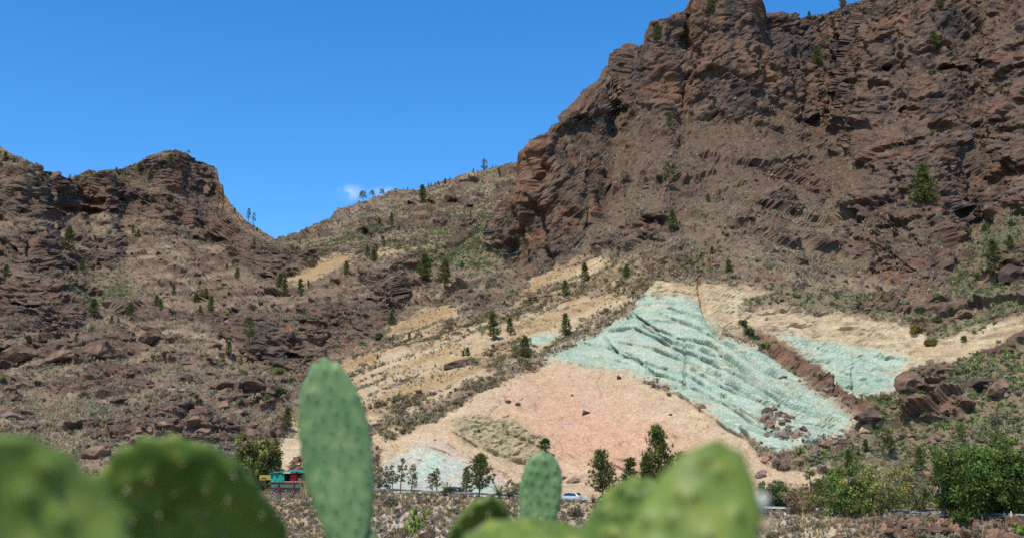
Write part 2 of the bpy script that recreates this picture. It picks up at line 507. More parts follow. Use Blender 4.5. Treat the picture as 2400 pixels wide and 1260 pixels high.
# -------- geology: zones (polygons in photo pixels, carried over to the surface they lie on)
Z = dict(
 cliff=[
  [(-260, 650), (60, 655), (110, 680), (160, 700), (200, 740), (212, 772), (140, 785), (80, 795), (-260, 800)],
  [(-260, 560), (0, 555), (40, 528), (130, 545), (150, 590), (260, 590), (270, 630), (150, 640), (60, 645), (-260, 640)],
  [(-260, 440), (0, 430), (90, 410), (140, 412), (165, 430), (250, 405), (330, 440), (430, 460), (520, 500), (600, 556), (640, 562), (650, 600), (625, 645), (560, 625), (500, 560), (420, 530), (330, 505), (250, 503), (180, 505), (70, 515), (-260, 510)],
  [(270, 400), (340, 378), (430, 350), (500, 390), (525, 440), (520, 470), (470, 475), (400, 445), (330, 425)],
  [(470, 745), (560, 722), (650, 728), (760, 712), (880, 690), (960, 676), (935, 740), (900, 780), (810, 825), (745, 870), (640, 880), (600, 850), (540, 810)],
  [(630, 575), (700, 582), (745, 618), (700, 652), (640, 672), (600, 650), (560, 640), (540, 600)],
  [(940, 600), (1000, 590), (1010, 620), (950, 630)], [(860, 640), (1000, 650), (960, 680), (860, 690)],
  [(1236, 345), (1330, 325), (1400, 360), (1425, 450), (1400, 540), (1340, 600), (1280, 622), (1200, 612), (1150, 585), (1180, 540), (1200, 500), (1225, 440)],
  [(1230, 345), (1300, 290), (1420, 165), (1515, 60), (1620, -60), (1770, -60), (1790, 40), (2000, -10), (2700, -200), (2700, 330), (2400, 330), (2280, 330), (2200, 300), (2100, 290), (1960, 305), (1880, 290), (1820, 262), (1700, 285), (1560, 268), (1450, 250), (1350, 290), (1290, 330)],
  [(2040, 430), (2150, 370), (2250, 360), (2400, 330), (2700, 330), (2700, 470), (2400, 490), (2300, 520), (2240, 580), (2230, 640), (2170, 700), (2080, 665), (1990, 610), (1950, 560), (1990, 480)],
  [(2330, 600), (2420, 570), (2600, 560), (2600, 680), (2400, 680), (2340, 650)],
  [(1480, 500), (1570, 490), (1590, 540), (1540, 565), (1470, 560)], [(1390, 560), (1480, 540), (1510, 580), (1400, 600)],
  [(1960, 330), (2080, 310), (2280, 340), (2200, 400), (2050, 410)],
  [(-50, 810), (120, 805), (280, 800), (270, 850), (120, 850), (-50, 865)]],
 ochre=[
  [(800, 866), (860, 822), (900, 792), (940, 757), (990, 725), (1045, 716), (1070, 738), (1010, 770), (930, 792), (890, 832), (850, 856)],
  [(1192, 725), (1230, 682), (1258, 650), (1310, 625), (1370, 594), (1402, 600), (1385, 622), (1330, 642), (1300, 668), (1258, 704), (1215, 722)],
  [(1325, 696), (1400, 650), (1490, 597), (1492, 622), (1440, 652), (1380, 692), (1335, 722)],
  [(670, 655), (740, 615), (800, 597), (830, 605), (770, 640), (720, 665), (690, 668)],
  [(800, 600), (900, 585), (1010, 570), (1000, 580), (900, 600)]],
 beige=[
  [(690, 985), (760, 920), (800, 868), (860, 822), (900, 792), (940, 757), (990, 725), (1045, 716), (1090, 738), (1150, 745), (1192, 725), (1230, 682), (1258, 650), (1310, 625), (1370, 594), (1402, 600), (1440, 615), (1490, 597), (1494, 625), (1470, 660), (1500, 690), (1440, 745), (1380, 770), (1300, 815), (1230, 855), (1120, 895), (1000, 955), (880, 1000), (780, 1030), (680, 1020)],
  [(1495, 700), (1540, 648), (1600, 655), (1650, 655), (1720, 668), (1800, 690), (1730, 722), (1745, 765), (1700, 775), (1640, 740), (1580, 720)],
  [(1715, 735), (1800, 716), (1900, 724), (2000, 735), (2100, 752), (2165, 780), (2215, 830), (2130, 885), (2085, 918), (2040, 930), (1990, 915), (1930, 866), (1880, 835), (1800, 795), (1750, 765)],
  [(2180, 795), (2260, 772), (2330, 760), (2450, 735), (2450, 765), (2330, 805), (2280, 835), (2240, 855), (2200, 845)],
  [(860, 1010), (1000, 962), (1100, 930), (1200, 880), (1300, 842), (1480, 876), (1600, 926), (1700, 998), (1790, 1065), (1850, 1100), (1920, 1104), (1960, 1100), (1900, 1135), (1800, 1125), (1790, 1200), (860, 1170), (900, 1100)],
  [(625, 1050), (660, 1022), (720, 1005), (790, 1000), (830, 1040), (800, 1110), (720, 1130), (640, 1125)]],
 green=[
  [(1478, 716), (1500, 690), (1545, 680), (1600, 692), (1650, 722), (1680, 770), (1740, 800), (1800, 826), (1850, 858), (1900, 900), (1960, 950), (2006, 990), (1990, 1003), (1920, 1022), (1880, 1045), (1820, 1062), (1795, 1050), (1755, 1028), (1700, 998), (1640, 952), (1600, 926), (1560, 898), (1480, 876), (1400, 862), (1300, 843), (1235, 862), (1290, 822), (1400, 768), (1440, 738)],
  [(1815, 772), (1890, 786), (1960, 798), (2050, 812), (2130, 836), (2104, 914), (2035, 928), (1980, 908), (1930, 865)],
  [(1195, 808), (1240, 782), (1300, 776), (1320, 784), (1285, 808), (1215, 822)],
  ],
 mint=[[(880, 1140), (905, 1080), (980, 1036), (1050, 1056), (1110, 1090), (1160, 1120), (1210, 1150), (1210, 1190), (880, 1165)]],
 pink=[[(980, 1030), (1030, 1030), (1110, 1068), (1170, 1105), (1230, 1150), (1200, 1165), (1120, 1090), (1040, 1050)],
       [(1010, 640), (1180, 640), (1210, 690), (1120, 740), (1060, 720)]],
 orange=[[(1190, 915), (1300, 890), (1420, 925), (1520, 975), (1600, 1040), (1620, 1120), (1500, 1150), (1400, 1130), (1300, 1060), (1220, 990)]],
 olive=[[(1050, 985), (1130, 972), (1200, 985), (1260, 1020), (1300, 1060), (1270, 1095), (1200, 1085), (1130, 1055), (1080, 1030)]],
 lava=[[(1745, 752), (1775, 764), (1850, 806), (1915, 852), (1958, 900), (2010, 932), (2060, 968), (2040, 992), (1990, 965), (1940, 918), (1895, 880), (1840, 838), (1785, 805), (1750, 782)]],
 debris=[[(1780, 985), (1820, 940), (1850, 985), (1900, 1005), (1890, 1035), (1840, 1040), (1800, 1020)]],
 rust=[[(1236, 345), (1290, 330), (1300, 400), (1270, 470), (1280, 560), (1270, 610), (1220, 600), (1225, 500), (1215, 470)],
       [(1620, -40), (1650, -40), (1640, 60), (1600, 90)], [(1735, -40), (1770, -40), (1772, 70), (1745, 60)], [(2060, 690), (2080, 620), (2150, 640), (2200, 690), (2190, 712), (2100, 705)],
       [(170, 430), (250, 425), (260, 480), (210, 500), (150, 480)], [(1500, 205), (1600, 180), (1650, 230), (1560, 262)], [(1720, 120), (1800, 110), (1850, 180), (1760, 220)], [(2080, 45), (2130, 40), (2130, 95), (2090, 95)]],
 dark=[[(1790, 70), (1870, 65), (1900, 130), (1850, 190), (1800, 150)], [(1700, 190), (1760, 210), (1740, 280), (1690, 270)], [(600, 760), (660, 740), (670, 850), (610, 860)], [(1290, 590), (1380, 560), (1390, 610), (1310, 625)],
       [(1940, 95), (2000, 100), (1990, 170), (1950, 180)], [(2240, 480), (2320, 470), (2310, 540), (2250, 540)], [(2200, 20), (2280, 40), (2250, 100), (2180, 70)]],
 shrubby=[[(1100, 545), (1200, 500), (1210, 600), (1100, 640), (1000, 600)], [(1490, 700), (1560, 640), (1700, 630), (1600, 600), (1420, 670)],
          [(2040, 950), (2120, 930), (2300, 830), (2420, 780), (2700, 760), (2700, 1230), (1800, 1230), (1800, 1130), (1900, 1080), (2000, 1040)],
          [(2190, 700), (2250, 600), (2420, 490), (2700, 480), (2700, 760), (2400, 740), (2250, 780), (2180, 780)],
          [(1720, 712), (1800, 685), (2000, 690), (2150, 712), (2235, 785), (2215, 822), (2130, 752), (1950, 722), (1850, 708)],
          [(150, 660), (300, 650), (320, 690), (220, 730), (160, 690)]],
 veg=[[(1500, 695), (1440, 735), (1400, 762), (1300, 812), (1200, 858), (1050, 918), (960, 965), (880, 1010), (900, 1030), (1010, 985), (1100, 930), (1220, 880), (1300, 835), (1400, 778), (1480, 735)],
      [(1290, 690), (1380, 640), (1480, 590), (1560, 570), (1700, 600), (1560, 640), (1500, 690), (1400, 700)], [(1200, 720), (1320, 670), (1340, 690), (1230, 740), (1130, 770)],
      [(940, 800), (1060, 750), (1160, 720), (1180, 735), (1060, 780), (960, 815)], [(850, 960), (960, 930), (1000, 930), (900, 985)], [(1090, 850), (1180, 800), (1240, 790), (1250, 830), (1150, 870)]],
)
# ledges: polyline, height of the step in metres, reach in pixels
LEDGES = [
 ([(1500, 760), (1570, 800), (1640, 815), (1710, 850), (1780, 895), (1850, 935)], .9, 8), ([(1450, 800), (1520, 815), (1590, 838), (1660, 868), (1740, 912), (1800, 950)], .9, 8), ([(1540, 735), (1620, 760), (1700, 805), (1770, 850), (1840, 900), (1900, 945)], .7, 7), ([(1620, 905), (1690, 940), (1760, 985), (1820, 1020)], .8, 8), ([(1690, 830), (1770, 880), (1850, 925), (1930, 975)], .9, 8), ([(1360, 800), (1430, 815), (1500, 835)], .5, 7), ([(1780, 905), (1860, 955), (1920, 975), (1975, 985)], .8, 8), ([(1330, 830), (1420, 838), (1500, 858)], .4, 6),
 ([(1425, 772), (1480, 766), (1530, 788), (1580, 815), (1630, 832), (1700, 862), (1760, 892), (1830, 938), (1900, 962), (1960, 985)], 1.5, 16),
 ([(1485, 738), (1540, 772), (1590, 790), (1660, 803), (1720, 842), (1765, 884)], 1.3, 14),
 ([(1415, 785), (1440, 822), (1500, 846), (1560, 862)], 1.0, 10), ([(1495, 846), (1532, 872), (1602, 893)], 1.3, 12),
 ([(1245, 862), (1300, 846), (1400, 860), (1445, 864)], .9, 9), ([(1590, 920), (1640, 960), (1700, 1000), (1760, 1032), (1800, 1052)], 1.5, 12),
 ([(1620, 862), (1700, 905), (1770, 935), (1830, 945)], .8, 10), ([(1600, 870), (1650, 900), (1720, 940)], .7, 9), ([(1660, 780), (1740, 822), (1800, 860), (1860, 905)], .8, 10),
 ([(1520, 690), (1560, 676), (1610, 684), (1650, 690)], .9, 10), ([(1560, 720), (1640, 745), (1700, 790)], .5, 8), ([(1780, 850), (1850, 895), (1930, 950)], .7, 9),
 ([(1640, 855), (1730, 895), (1800, 930)], .6, 8), ([(1690, 930), (1790, 985), (1870, 1015)], .7, 9), ([(1850, 985), (1920, 990), (1980, 1000)], .6, 8),
 ([(1735, 1000), (1790, 1065), (1845, 1102), (1900, 1106), (1960, 1102)], 1.6, 12), ([(1770, 1062), (1800, 1085), (1850, 1094)], .8, 8),
 ([(1300, 1045), (1340, 1066), (1400, 1080), (1450, 1092), (1480, 1104)], 1.0, 10), ([(1360, 1060), (1420, 1062), (1470, 1085)], .7, 8), ([(1300, 1075), (1360, 1085)], .7, 8), ([(1500, 1015), (1530, 1050)], .7, 8), ([(1240, 1032), (1270, 1050), (1310, 1056)], 1.5, 11),
 ([(1060, 1010), (1120, 1045), (1180, 1068), (1230, 1085)], 1.1, 10), ([(1100, 985), (1160, 1000), (1230, 1030)], 1.0, 9), ([(1050, 1040), (1110, 1075), (1190, 1110)], .7, 8), ([(1180, 1000), (1210, 1015), (1225, 1030)], 1.2, 8),
 ([(982, 1037), (1050, 1060)], .8, 8), ([(950, 1065), (1010, 1085), (1075, 1110)], .35, 6), ([(1000, 1090), (1060, 1112)], .35, 6), ([(960, 985), (1080, 950), (1160, 930)], .6, 8),
 ([(1198, 745), (1232, 748), (1262, 744)], 1.3, 10), ([(1266, 735), (1302, 716)], 1.2, 9), ([(1360, 730), (1395, 712)], 1.0, 8), ([(1240, 780), (1300, 765), (1380, 750)], .7, 8), ([(900, 850), (980, 820), (1050, 790)], .7, 9),
 ([(850, 930), (950, 905), (1060, 880), (1180, 852)], .7, 8), ([(1100, 855), (1180, 857)], .8, 7), ([(880, 1000), (960, 980), (1040, 945)], .6, 8), ([(1215, 722), (1262, 704), (1300, 668), (1350, 640)], 1.9, 12), ([(860, 858), (905, 815), (935, 792)], 1.3, 9),
 ([(1540, 652), (1600, 652), (1660, 656), (1720, 672)], 1.0, 8), ([(1800, 745), (1870, 760), (1960, 770), (2060, 770)], 1.2, 8), ([(1760, 735), (1850, 728), (1960, 735), (2070, 745), (2120, 765)], 1.6, 8), ([(1950, 775), (2050, 785), (2140, 800)], .8, 7), ([(1980, 790), (2060, 812), (2140, 830)], .6, 6),
 ([(1900, 840), (1980, 850), (2080, 865)], .6, 6), ([(1930, 870), (2000, 885), (2080, 890)], .5, 6), ([(2240, 800), (2320, 775), (2400, 752)], 1.0, 8), ([(1920, 815), (2000, 830), (2090, 838)], .6, 6),
 # lava ledges and cliff feet left
 ([(470, 742), (560, 724), (640, 728), (720, 718), (790, 700), (880, 688)], 3.0, 18), ([(560, 760), (700, 745), (800, 752), (900, 740)], 2.5, 14), ([(690, 690), (760, 668), (840, 660)], 3.0, 12), ([(840, 640), (900, 632), (960, 655)], 3.0, 12), ([(620, 830), (700, 850), (760, 800)], 2.5, 14),
 ([(730, 790), (790, 760), (830, 755)], 3.0, 10), ([(860, 700), (900, 690), (960, 690)], 2.5, 9), ([(160, 500), (240, 494), (330, 505), (430, 530), (520, 560), (600, 600)], 2.5, 14), ([(0, 590), (60, 640), (140, 625)], 3.0, 16), ([(150, 590), (260, 600), (330, 590), (430, 615), (520, 610)], 2.2, 12), ([(0, 700), (60, 720), (110, 735), (160, 760)], 3.0, 14), ([(0, 790), (80, 790), (150, 780), (210, 770)], 3.0, 14),
 ([(20, 545), (130, 548), (150, 590)], 2.5, 12), ([(180, 540), (300, 548), (420, 560)], 2.0, 10), ([(560, 600), (640, 640), (700, 620), (760, 600)], 2.5, 10), ([(640, 590), (700, 582), (770, 570)], 2.0, 8), ([(650, 625), (700, 605), (760, 585)], 2.5, 8), ([(10, 845), (60, 850), (120, 845)], 2.0, 10), ([(110, 852), (200, 848), (270, 840)], 2.0, 10),
 ([(380, 430), (450, 445), (520, 470)], 2.5, 10), ([(350, 400), (420, 395), (500, 420)], 2.5, 10),
 # main mountain
 ([(1500, 505), (1540, 498), (1575, 510)], 2.5, 9), ([(1420, 560), (1490, 560)], 2.0, 9), ([(1780, 62), (1840, 62), (1900, 62), (1960, 48), (2020, 25)], 3.0, 12), ([(1860, 285), (1940, 300), (2020, 200), (2100, 160), (2200, 100)], 2.6, 12),
 ([(1990, 200), (2060, 180), (2120, 150)], 2.5, 9), ([(2180, 165), (2240, 175), (2310, 165), (2340, 140)], 4.5, 12), ([(2130, 278), (2170, 282), (2200, 268)], 3.0, 10), ([(2040, 260), (2100, 268), (2160, 240)], 2.2, 10), ([(2240, 290), (2300, 300), (2380, 285)], 3.0, 10), ([(1880, 240), (1960, 250), (2050, 245)], 1.6, 9), ([(2160, 330), (2260, 325), (2360, 330)], 2.5, 10),
 ([(1940, 265), (1990, 285)], 2.5, 9), ([(1900, 290), (1916, 300)], 3.0, 9), ([(2080, 420), (2160, 440), (2230, 470)], 1.8, 10), ([(2240, 470), (2260, 500), (2300, 480)], 3.0, 10), ([(2000, 470), (2050, 500), (2090, 530)], 2.0, 9), ([(2110, 560), (2160, 575), (2200, 565)], 2.0, 9), ([(2070, 585), (2150, 640)], 1.6, 9), ([(2200, 630), (2260, 645), (2300, 640)], 1.6, 8), ([(1320, 310), (1380, 280), (1440, 265)], 2.5, 9), ([(1325, 275), (1360, 280)], 3.0, 8), ([(1500, 215), (1600, 225)], 2.0, 9), ([(1440, 175), (1520, 170), (1600, 180)], 1.8, 9),
 ([(1520, 98), (1570, 108), (1620, 112)], 2.5, 10), ([(1800, 75), (1880, 72)], 1.6, 8), ([(1700, 690), (1760, 700), (1820, 690)], 1.2, 7), ([(1560, 640), (1620, 632), (1690, 648)], 2.2, 9), ([(1520, 560), (1600, 570)], 1.0, 8)]
LEDGES2 = [([(800, 530), (870, 525), (930, 528), (980, 520)], 4.5, 7), ([(690, 565), (760, 545), (830, 552)], 4.0, 7), ([(860, 562), (900, 560)], 4, 6), ([(940, 538), (1020, 532), (1080, 532), (1120, 520)], 5.0, 12), ([(960, 485), (1010, 480), (1060, 482), (1110, 478)], 4.0, 7), ([(1070, 432), (1100, 433), (1150, 428)], 4.5, 7), ([(780, 508), (830, 505)], 3, 6), ([(1170, 410), (1230, 405)], 3.0, 6)]
# gullies and cracks: polyline, depth in metres, half width in pixels
CRACKS = [([(1601, 795), (1604, 850), (1602, 905)], .9, 3), ([(1640, 650), (1648, 700), (1654, 740), (1690, 795)], 1.8, 6), ([(1265, 470), (1275, 540), (1285, 600)], 2.5, 6), ([(1230, 520), (1225, 600)], 2.5, 6), ([(1250, 350), (1262, 420), (1245, 480)], 1.5, 4),
          ([(1612, 30), (1605, 90), (1640, 130)], 3.0, 6), ([(1660, 40), (1665, 90)], 2.0, 5), ([(1840, 120), (1880, 200), (1870, 290)], 1.8, 5), ([(1230, 620), (1160, 680), (1120, 740)], 2, 12), ([(590, 740), (580, 800), (570, 850)], 1.6, 6), ([(30, 530), (70, 560), (80, 640)], 3.0, 9), ([(130, 430), (115, 480)], 2.5, 7), ([(245, 440), (250, 490)], 2.0, 5), ([(640, 590), (640, 650)], 2.5, 6),
          ([(2225, 390), (2235, 450), (2260, 480)], 2.2, 6), ([(2280, 400), (2270, 470)], 2.0, 5), ([(2215, 60), (2220, 100)], 2, 5), ([(440, 400), (430, 440)], 2.0, 5), ([(480, 400), (470, 450)], 2.0, 5), ([(1330, 340), (1345, 420)], 1.5, 5), ([(1450, 200), (1470, 260)], 1.6, 5), ([(1560, 190), (1580, 260)], 1.8, 5), ([(2040, 60), (2050, 150)], 1.5, 5), ([(1960, 90), (1965, 170)], 1.5, 5),
          ([(870, 860), (872, 830)], 1.2, 4), ([(1955, 900), (1957, 940)], 1.0, 4), ([(2000, 870), (2005, 920)], .8, 4)]
# caves and hollows: centre, radii in pixels, depth in metres
CAVES = [(170, 491, 58, 10, 14), (105, 508, 28, 12, 10), (2310, 150, 34, 9, 9), (2225, 168, 30, 7, 8), (1969, 177, 9, 6, 6), (2018, 195, 17, 7, 7), (2088, 168, 12, 6, 6), (1545, 522, 26, 11, 6), (625, 655, 20, 10, 8), (2140, 272, 26, 8, 6), (2020, 290, 16, 8, 6), (1902, 287, 14, 9, 7),
         (2256, 505, 14, 9, 6), (2340, 38, 8, 6, 5), (2275, 300, 8, 6, 5), (545, 896, 22, 9, 3), (2170, 940, 18, 9, 2.5), (1250, 712, 18, 9, 3), (140, 790, 22, 12, 6), (730, 766, 22, 8, 5), (690, 835, 22, 6, 4), (920, 640, 14, 7, 5), (870, 705, 10, 5, 4), (1540, 60, 5, 8, 3), (120, 560, 24, 14, 5), (30, 590, 10, 14, 5), (255, 452, 12, 7, 4), (385, 392, 10, 12, 5), (465, 432, 12, 8, 5), (690, 600, 26, 5, 4), (1340, 285, 14, 5, 4), (2250, 500, 16, 7, 5),
         (2390, 640, 14, 14, 5), (1290, 565, 6, 22, 4), (210, 375, 0.1, 0.1, 0), (40, 715, 14, 4, 3), (75, 722, 20, 5, 4), (150, 712, 10, 10, 3)]
CAVES2 = [(1090, 429, 15, 5, 10), (970, 484, 10, 4, 9), (1016, 480, 8, 4, 8), (1066, 478, 15, 5, 10), (1100, 484, 10, 4, 8), (873, 521, 12, 5, 8), (858, 551, 8, 6, 8), (1050, 503, 5, 4, 5), (846, 512, 3, 3, 5), (815, 536, 10, 4, 6)]

C = {k: np.array(v, np.float32) for k, v in dict(
    soil=(.205, .140, .090), soil2=(.285, .208, .13), straw=(.36, .29, .16), red=(.182, .097, .064), brown=(.158, .101, .069), dark=(.063, .053, .049), rust=(.29, .142, .068), grey=(.15, .125, .102),
    beige=(.44, .325, .19), ochre=(.40, .25, .11), green=(.355, .415, .31), mint=(.41, .415, .33), pink=(.44, .30, .235), orange=(.50, .295, .18), olive=(.33, .27, .15), lava=(.15, .085, .055), cream=(.49, .405, .255), shrubby=(.155, .145, .075), aqua=(.275, .375, .275)).items()}


def zone(name, px, py, soft=7.0, only=None):
    m = np.zeros(px.shape, np.float32)
    polys = Z[name] if only is None else [Z[name][i] for i in only]
    for p in polys:
        a = np.array(p)
        bb = (px > a[:, 0].min() - 40) & (px < a[:, 0].max() + 40) & (py > a[:, 1].min() - 40) & (py < a[:, 1].max() + 40)
        if bb.any():
            m[bb] = np.maximum(m[bb], sstep(-soft, soft, poly_sd(px[bb], py[bb], p)))
    return m


def mixc(A, c, m):
    return A + (c - A) * np.clip(m, 0, 1)[:, None]


def build_sheet(name, xs, yb, yt, nr, ctrl, ledges, caves, is_main, kback=14):
    nc = len(xs)
    ev = rbf(ctrl)
    # depth is smooth in the picture plane: solve on a coarse lattice, then sample it at every vertex
    y_lo, y_hi = float(yt.min()) - 10, float(yb.max()) + 10
    gw, gh = 260, 150
    GX, GY = np.meshgrid(np.linspace(xs[0], xs[-1], gw), np.linspace(y_lo, y_hi, gh))
    LD = smooth2(np.log(ev(GX, GY)), 2)
    # rows run even up to a smooth line under the skyline; only the last rows follow its steps
    ys = np.maximum.reduce([np.roll(np.pad(yt, 60, mode='edge'), k)[60:-60] for k in range(-45, 46, 3)]) + 18
    ys = np.convolve(np.pad(ys, 60, mode='edge'), np.ones(121) / 121, mode='valid')
    ys = np.maximum(ys, yt + 12)
    n2 = max(24, int(nr * .16)); n1 = nr - n2
    PY0 = np.concatenate([yb + (ys - yb) * np.linspace(0, 1, n1)[:, None], ys + (yt - ys) * (np.arange(1, n2 + 1) / n2)[:, None]], 0)
    cc = np.broadcast_to((xs - xs[0]) / (xs[-1] - xs[0]) * (gw - 1), (nr, nc))
    rr = np.clip((PY0 - y_lo) / (y_hi - y_lo) * (gh - 1), 0, gh - 1.001)
    c0 = np.minimum(cc.astype(int), gw - 2); r0 = rr.astype(int)
    fc, fr_ = cc - c0, rr - r0
    D = np.exp((LD[r0, c0] * (1 - fc) + LD[r0, c0 + 1] * fc) * (1 - fr_) + (LD[r0 + 1, c0] * (1 - fc) + LD[r0 + 1, c0 + 1] * fc) * fr_)
    if is_main:                                      # the foot of the slope meets the far edge of the road
        rd = np.interp(xs, [r[0] for r in ROAD], [r[2] for r in ROAD]) + ROADW
        wgt = np.exp(-(yb - PY0) / 16.0)
        D = D * (1 - wgt) + rd * wgt
    if is_main:                                      # cliffs stand steep, the slopes between them lie flatter
        gx_, gy_ = np.linspace(xs[0], xs[-1], 420), np.linspace(y_lo, y_hi, 260)
        GXc, GYc = np.meshgrid(gx_, gy_)
        cmask = smooth2(zone('cliff', GXc.ravel().astype(np.float32), GYc.ravel().astype(np.float32), 8).reshape(GXc.shape), 10)
        ci = np.clip(((PY0 - y_lo) / (y_hi - y_lo) * 259).round().astype(int), 0, 259)
        cj = np.broadcast_to(((xs - xs[0]) / (xs[-1] - xs[0]) * 419).round().astype(int), (nr, nc))
        wgt = 1 - (.62 - .17 * sstep(1300, 1700, xs)) * cmask[ci, cj]
        dD = np.diff(D, axis=0)
        pos = np.clip(dD, 0, None); neg = dD - pos
        wp = pos * wgt[1:]
        tot = pos.sum(0) / (wp.sum(0) + 1e-6)
        tot = np.convolve(np.pad(tot, 70, mode='edge'), np.ones(141) / 141, mode='valid')
        D2 = np.concatenate([D[:1], D[:1] + np.cumsum(wp * np.clip(tot, 1, 1.6) + neg, axis=0)], 0)
        D = smooth2(D2, 10)
    PX = np.broadcast_to(xs, (nr, nc)).copy()
    PY = PY0
    dx, dz = pix_dir(PX, PY)
    P = np.stack([dx * D, D, dz * D], -1)
    # behind the skyline the ground rolls over and falls away
    back = []
    for k in range(1, kback + 1):
        q = P[-1].copy()
        q[:, 1] += 0.5 * k + 0.35 * k * k
        q[:, 0] += P[-1, :, 0] / P[-1, :, 1] * (0.5 * k + 0.35 * k * k)
        q[:, 2] -= 0.16 * k * k
        back.append(q)
    P = np.concatenate([P, np.array(back)], 0)
    PX = np.concatenate([PX, np.broadcast_to(xs, (kback, nc))], 0)
    PY = np.concatenate([PY, np.broadcast_to(yt, (kback, nc))], 0)
    n_rows = nr + kback
    N = grid_normals(smooth2(P, 6)).reshape(-1, 3)
    N /= np.linalg.norm(N, axis=1, keepdims=True)
    Pf = P.reshape(-1, 3).astype(np.float32)
    px = PX.ravel().astype(np.float32); py = PY.ravel().astype(np.float32)
    row = np.repeat(np.arange(n_rows), nc)
    isb = row >= nr
    # noise-warped picture coordinates, so that no zone border is a clean line
    wa = fbm(Pf, 16, 4, 0.6, seed=1); wb = fbm(Pf, 16, 4, 0.6, seed=2)
    wc = fbm(Pf, 4.5, 3, .6, seed=51); wd_ = fbm(Pf, 4.5, 3, .6, seed=52)
    wx, wy = px + 20 * wa + 10 * wc, py + 17 * wb + 9 * wd_
    slope = 1 - N[:, 2]
    M = {}
    for k in Z:
        M[k] = zone(k, wx, wy, {'green': 11, 'beige': 9, 'cliff': 12, 'orange': 70, 'rust': 16, 'dark': 16, 'pink': 14, 'mint': 26, 'shrubby': 16, 'olive': 12}.get(k, 7)) if is_main else np.zeros(len(px), np.float32)
    if not is_main:
        M['cliff'] = np.clip(zone('cliff', wx, wy, 8, only=[5]), 0, 1)
        for line, h, wd in ledges:
            d, s = line_sd(wx, wy, line)
            M['cliff'] = np.maximum(M['cliff'], sstep(1.6, .6, d / wd) * (s > -0.5))
        M['shrubby'] = sstep(-.1, .3, fbm(Pf, 60, 3, seed=5)) * .8
        M['ochre'] = zone('ochre', wx, wy, 6, only=[3, 4])
    tuff = np.clip(M['beige'] + M['green'] + M['ochre'] + M['mint'] + M['orange'] + M['olive'], 0, 1)
    tuff = tuff * (1 - M['lava'])
    cliff = np.clip(M['cliff'] * (1 - M['lava']), 0, 1) * (1 - tuff)
    # rocky outcrops breaking through the slopes
    out_n = fbm(Pf, 26, 4, 0.55, seed=3)
    calm = 1 - np.clip(sstep(1930, 1970, px) * sstep(2160, 2120, px) * sstep(850, 880, py), 0, 1) if is_main else 1
    outcrop = calm * sstep(.09 - .04 * sstep(1150, 900, px), .22, out_n) * (1 - tuff) * (1 - cliff)
    near = np.clip(Pf[:, 1] / 330.0, 0.6, 2.0)       # finer relief where the slope is close

    # ---- relief (metres along the normal)
    big = fbm(Pf, 55, 3, seed=4) * 3.6
    mid = fbm(Pf, 11, 4, .55, seed=6) * 1.1
    fine = fbm(Pf, 2.4, 3, .6, seed=7)
    Pw = Pf + np.stack([wc, wd_, fbm(Pf, 4.5, 3, .6, seed=62)], 1) * 2.2 + np.stack([wa, wb, -wa], 1) * 4
    f1, f2, rid, ft = worley(Pw, 17, (1, 1, .6), seed=1)
    k1, k2, kid, kt = worley(Pw + np.stack([wa, wb, wa], 1) * 6, 48, (1, 1, .5), seed=9)
    g1, g2, gid, gt = worley(Pf + np.stack([wc, wd_, wc], 1) * .9, 4.2, (1, 1, .75), seed=2)
    h1, h2, hid, ht = worley(Pf, 2.3, (1, 1, 1), seed=3)
    steep = np.clip(sstep(1130, 1200, px) * sstep(350, 270, py) + M['rust'] * sstep(1130, 1200, px) * 1.2 + sstep(1190, 1230, px) * sstep(1420, 1360, px) * sstep(640, 600, py), 0, 1) if is_main else 0
    blocks = (kid - .5) * 4 + kt * 3.4 * (1 - .55 * steep) + (rid - .5) * 2.6 + ft * 2.8 - sstep(.06, 0, f2 - f1) * 1.8
    blocks += ((gid - .5) * .8 + gt * 1.0 - sstep(.10, 0, g2 - g1) * .7) * sstep(-.25, .2, fbm(Pf, 30, 2, seed=54)) + ht * .25
    strat = (Pf[:, 2] + 5 * fbm(Pf, 34, 2, seed=8) + .06 * Pf[:, 0]) / 7.5
    fr = strat - np.floor(strat)
    ledge = (np.where(fr < .82, fr / .82, (1 - fr) / .18) - .5) * 2.4
    strat2 = (Pf[:, 2] + 3 * fbm(Pf, 20, 2, seed=9) + .05 * Pf[:, 0]) / 2.6
    fr2 = strat2 - np.floor(strat2)
    ledge2 = (np.where(fr2 > .22, (1 - fr2) / .78, fr2 / .22) - .5) * .8
    lmod = sstep(-.25, .25, fbm(Pf, 40, 2, seed=10))
    lmod = lmod * (1 - .85 * steep)
    pits = -sstep(.36, .12, f1) * (rid > .7) * 2.8 - sstep(.38, .15, g1) * (gid > .8) * 1.6
    flutes = ridged(Pf, 7, 3, (1, 1, .18), seed=4) * 1.5
    columns = ridged(Pf, 12, 3, (1, 1, .12), seed=64) * 2.6 + ridged(Pf, 4, 2, (1, 1, .15), seed=65) * .9
    rock_d = columns * (.45 + .55 * steep) + blocks * .72 + (ledge + ledge2) * (.15 + .85 * lmod) + pits + flutes * 1.3 * (1.1 - lmod) + fine * .45
    scree = fine * .4 + ht * .22 + kt * 1.6 + ft * .8 + sstep(.42, .1, h1) * (hid > .62) * .75 + sstep(.4, .1, g1) * (gid > .84) * 1.3 - sstep(.3, .1, g1) * (gid < .08) * .8
    scree += ledge * .22 + ledge2 * .30 + fbm(Pf, 5, 3, seed=12) * .5
    # bedded tuff of the coloured rock: beds dip down to the right
    bed = Pf[:, 0] * .40 + Pf[:, 1] * .05 + Pf[:, 2] * .91 + 2.2 * fbm(Pf, 42, 2, seed=13) + .25 * fbm(Pf, 5, 2, seed=55)
    along = Pf[:, 0] * .91 - Pf[:, 2] * .40
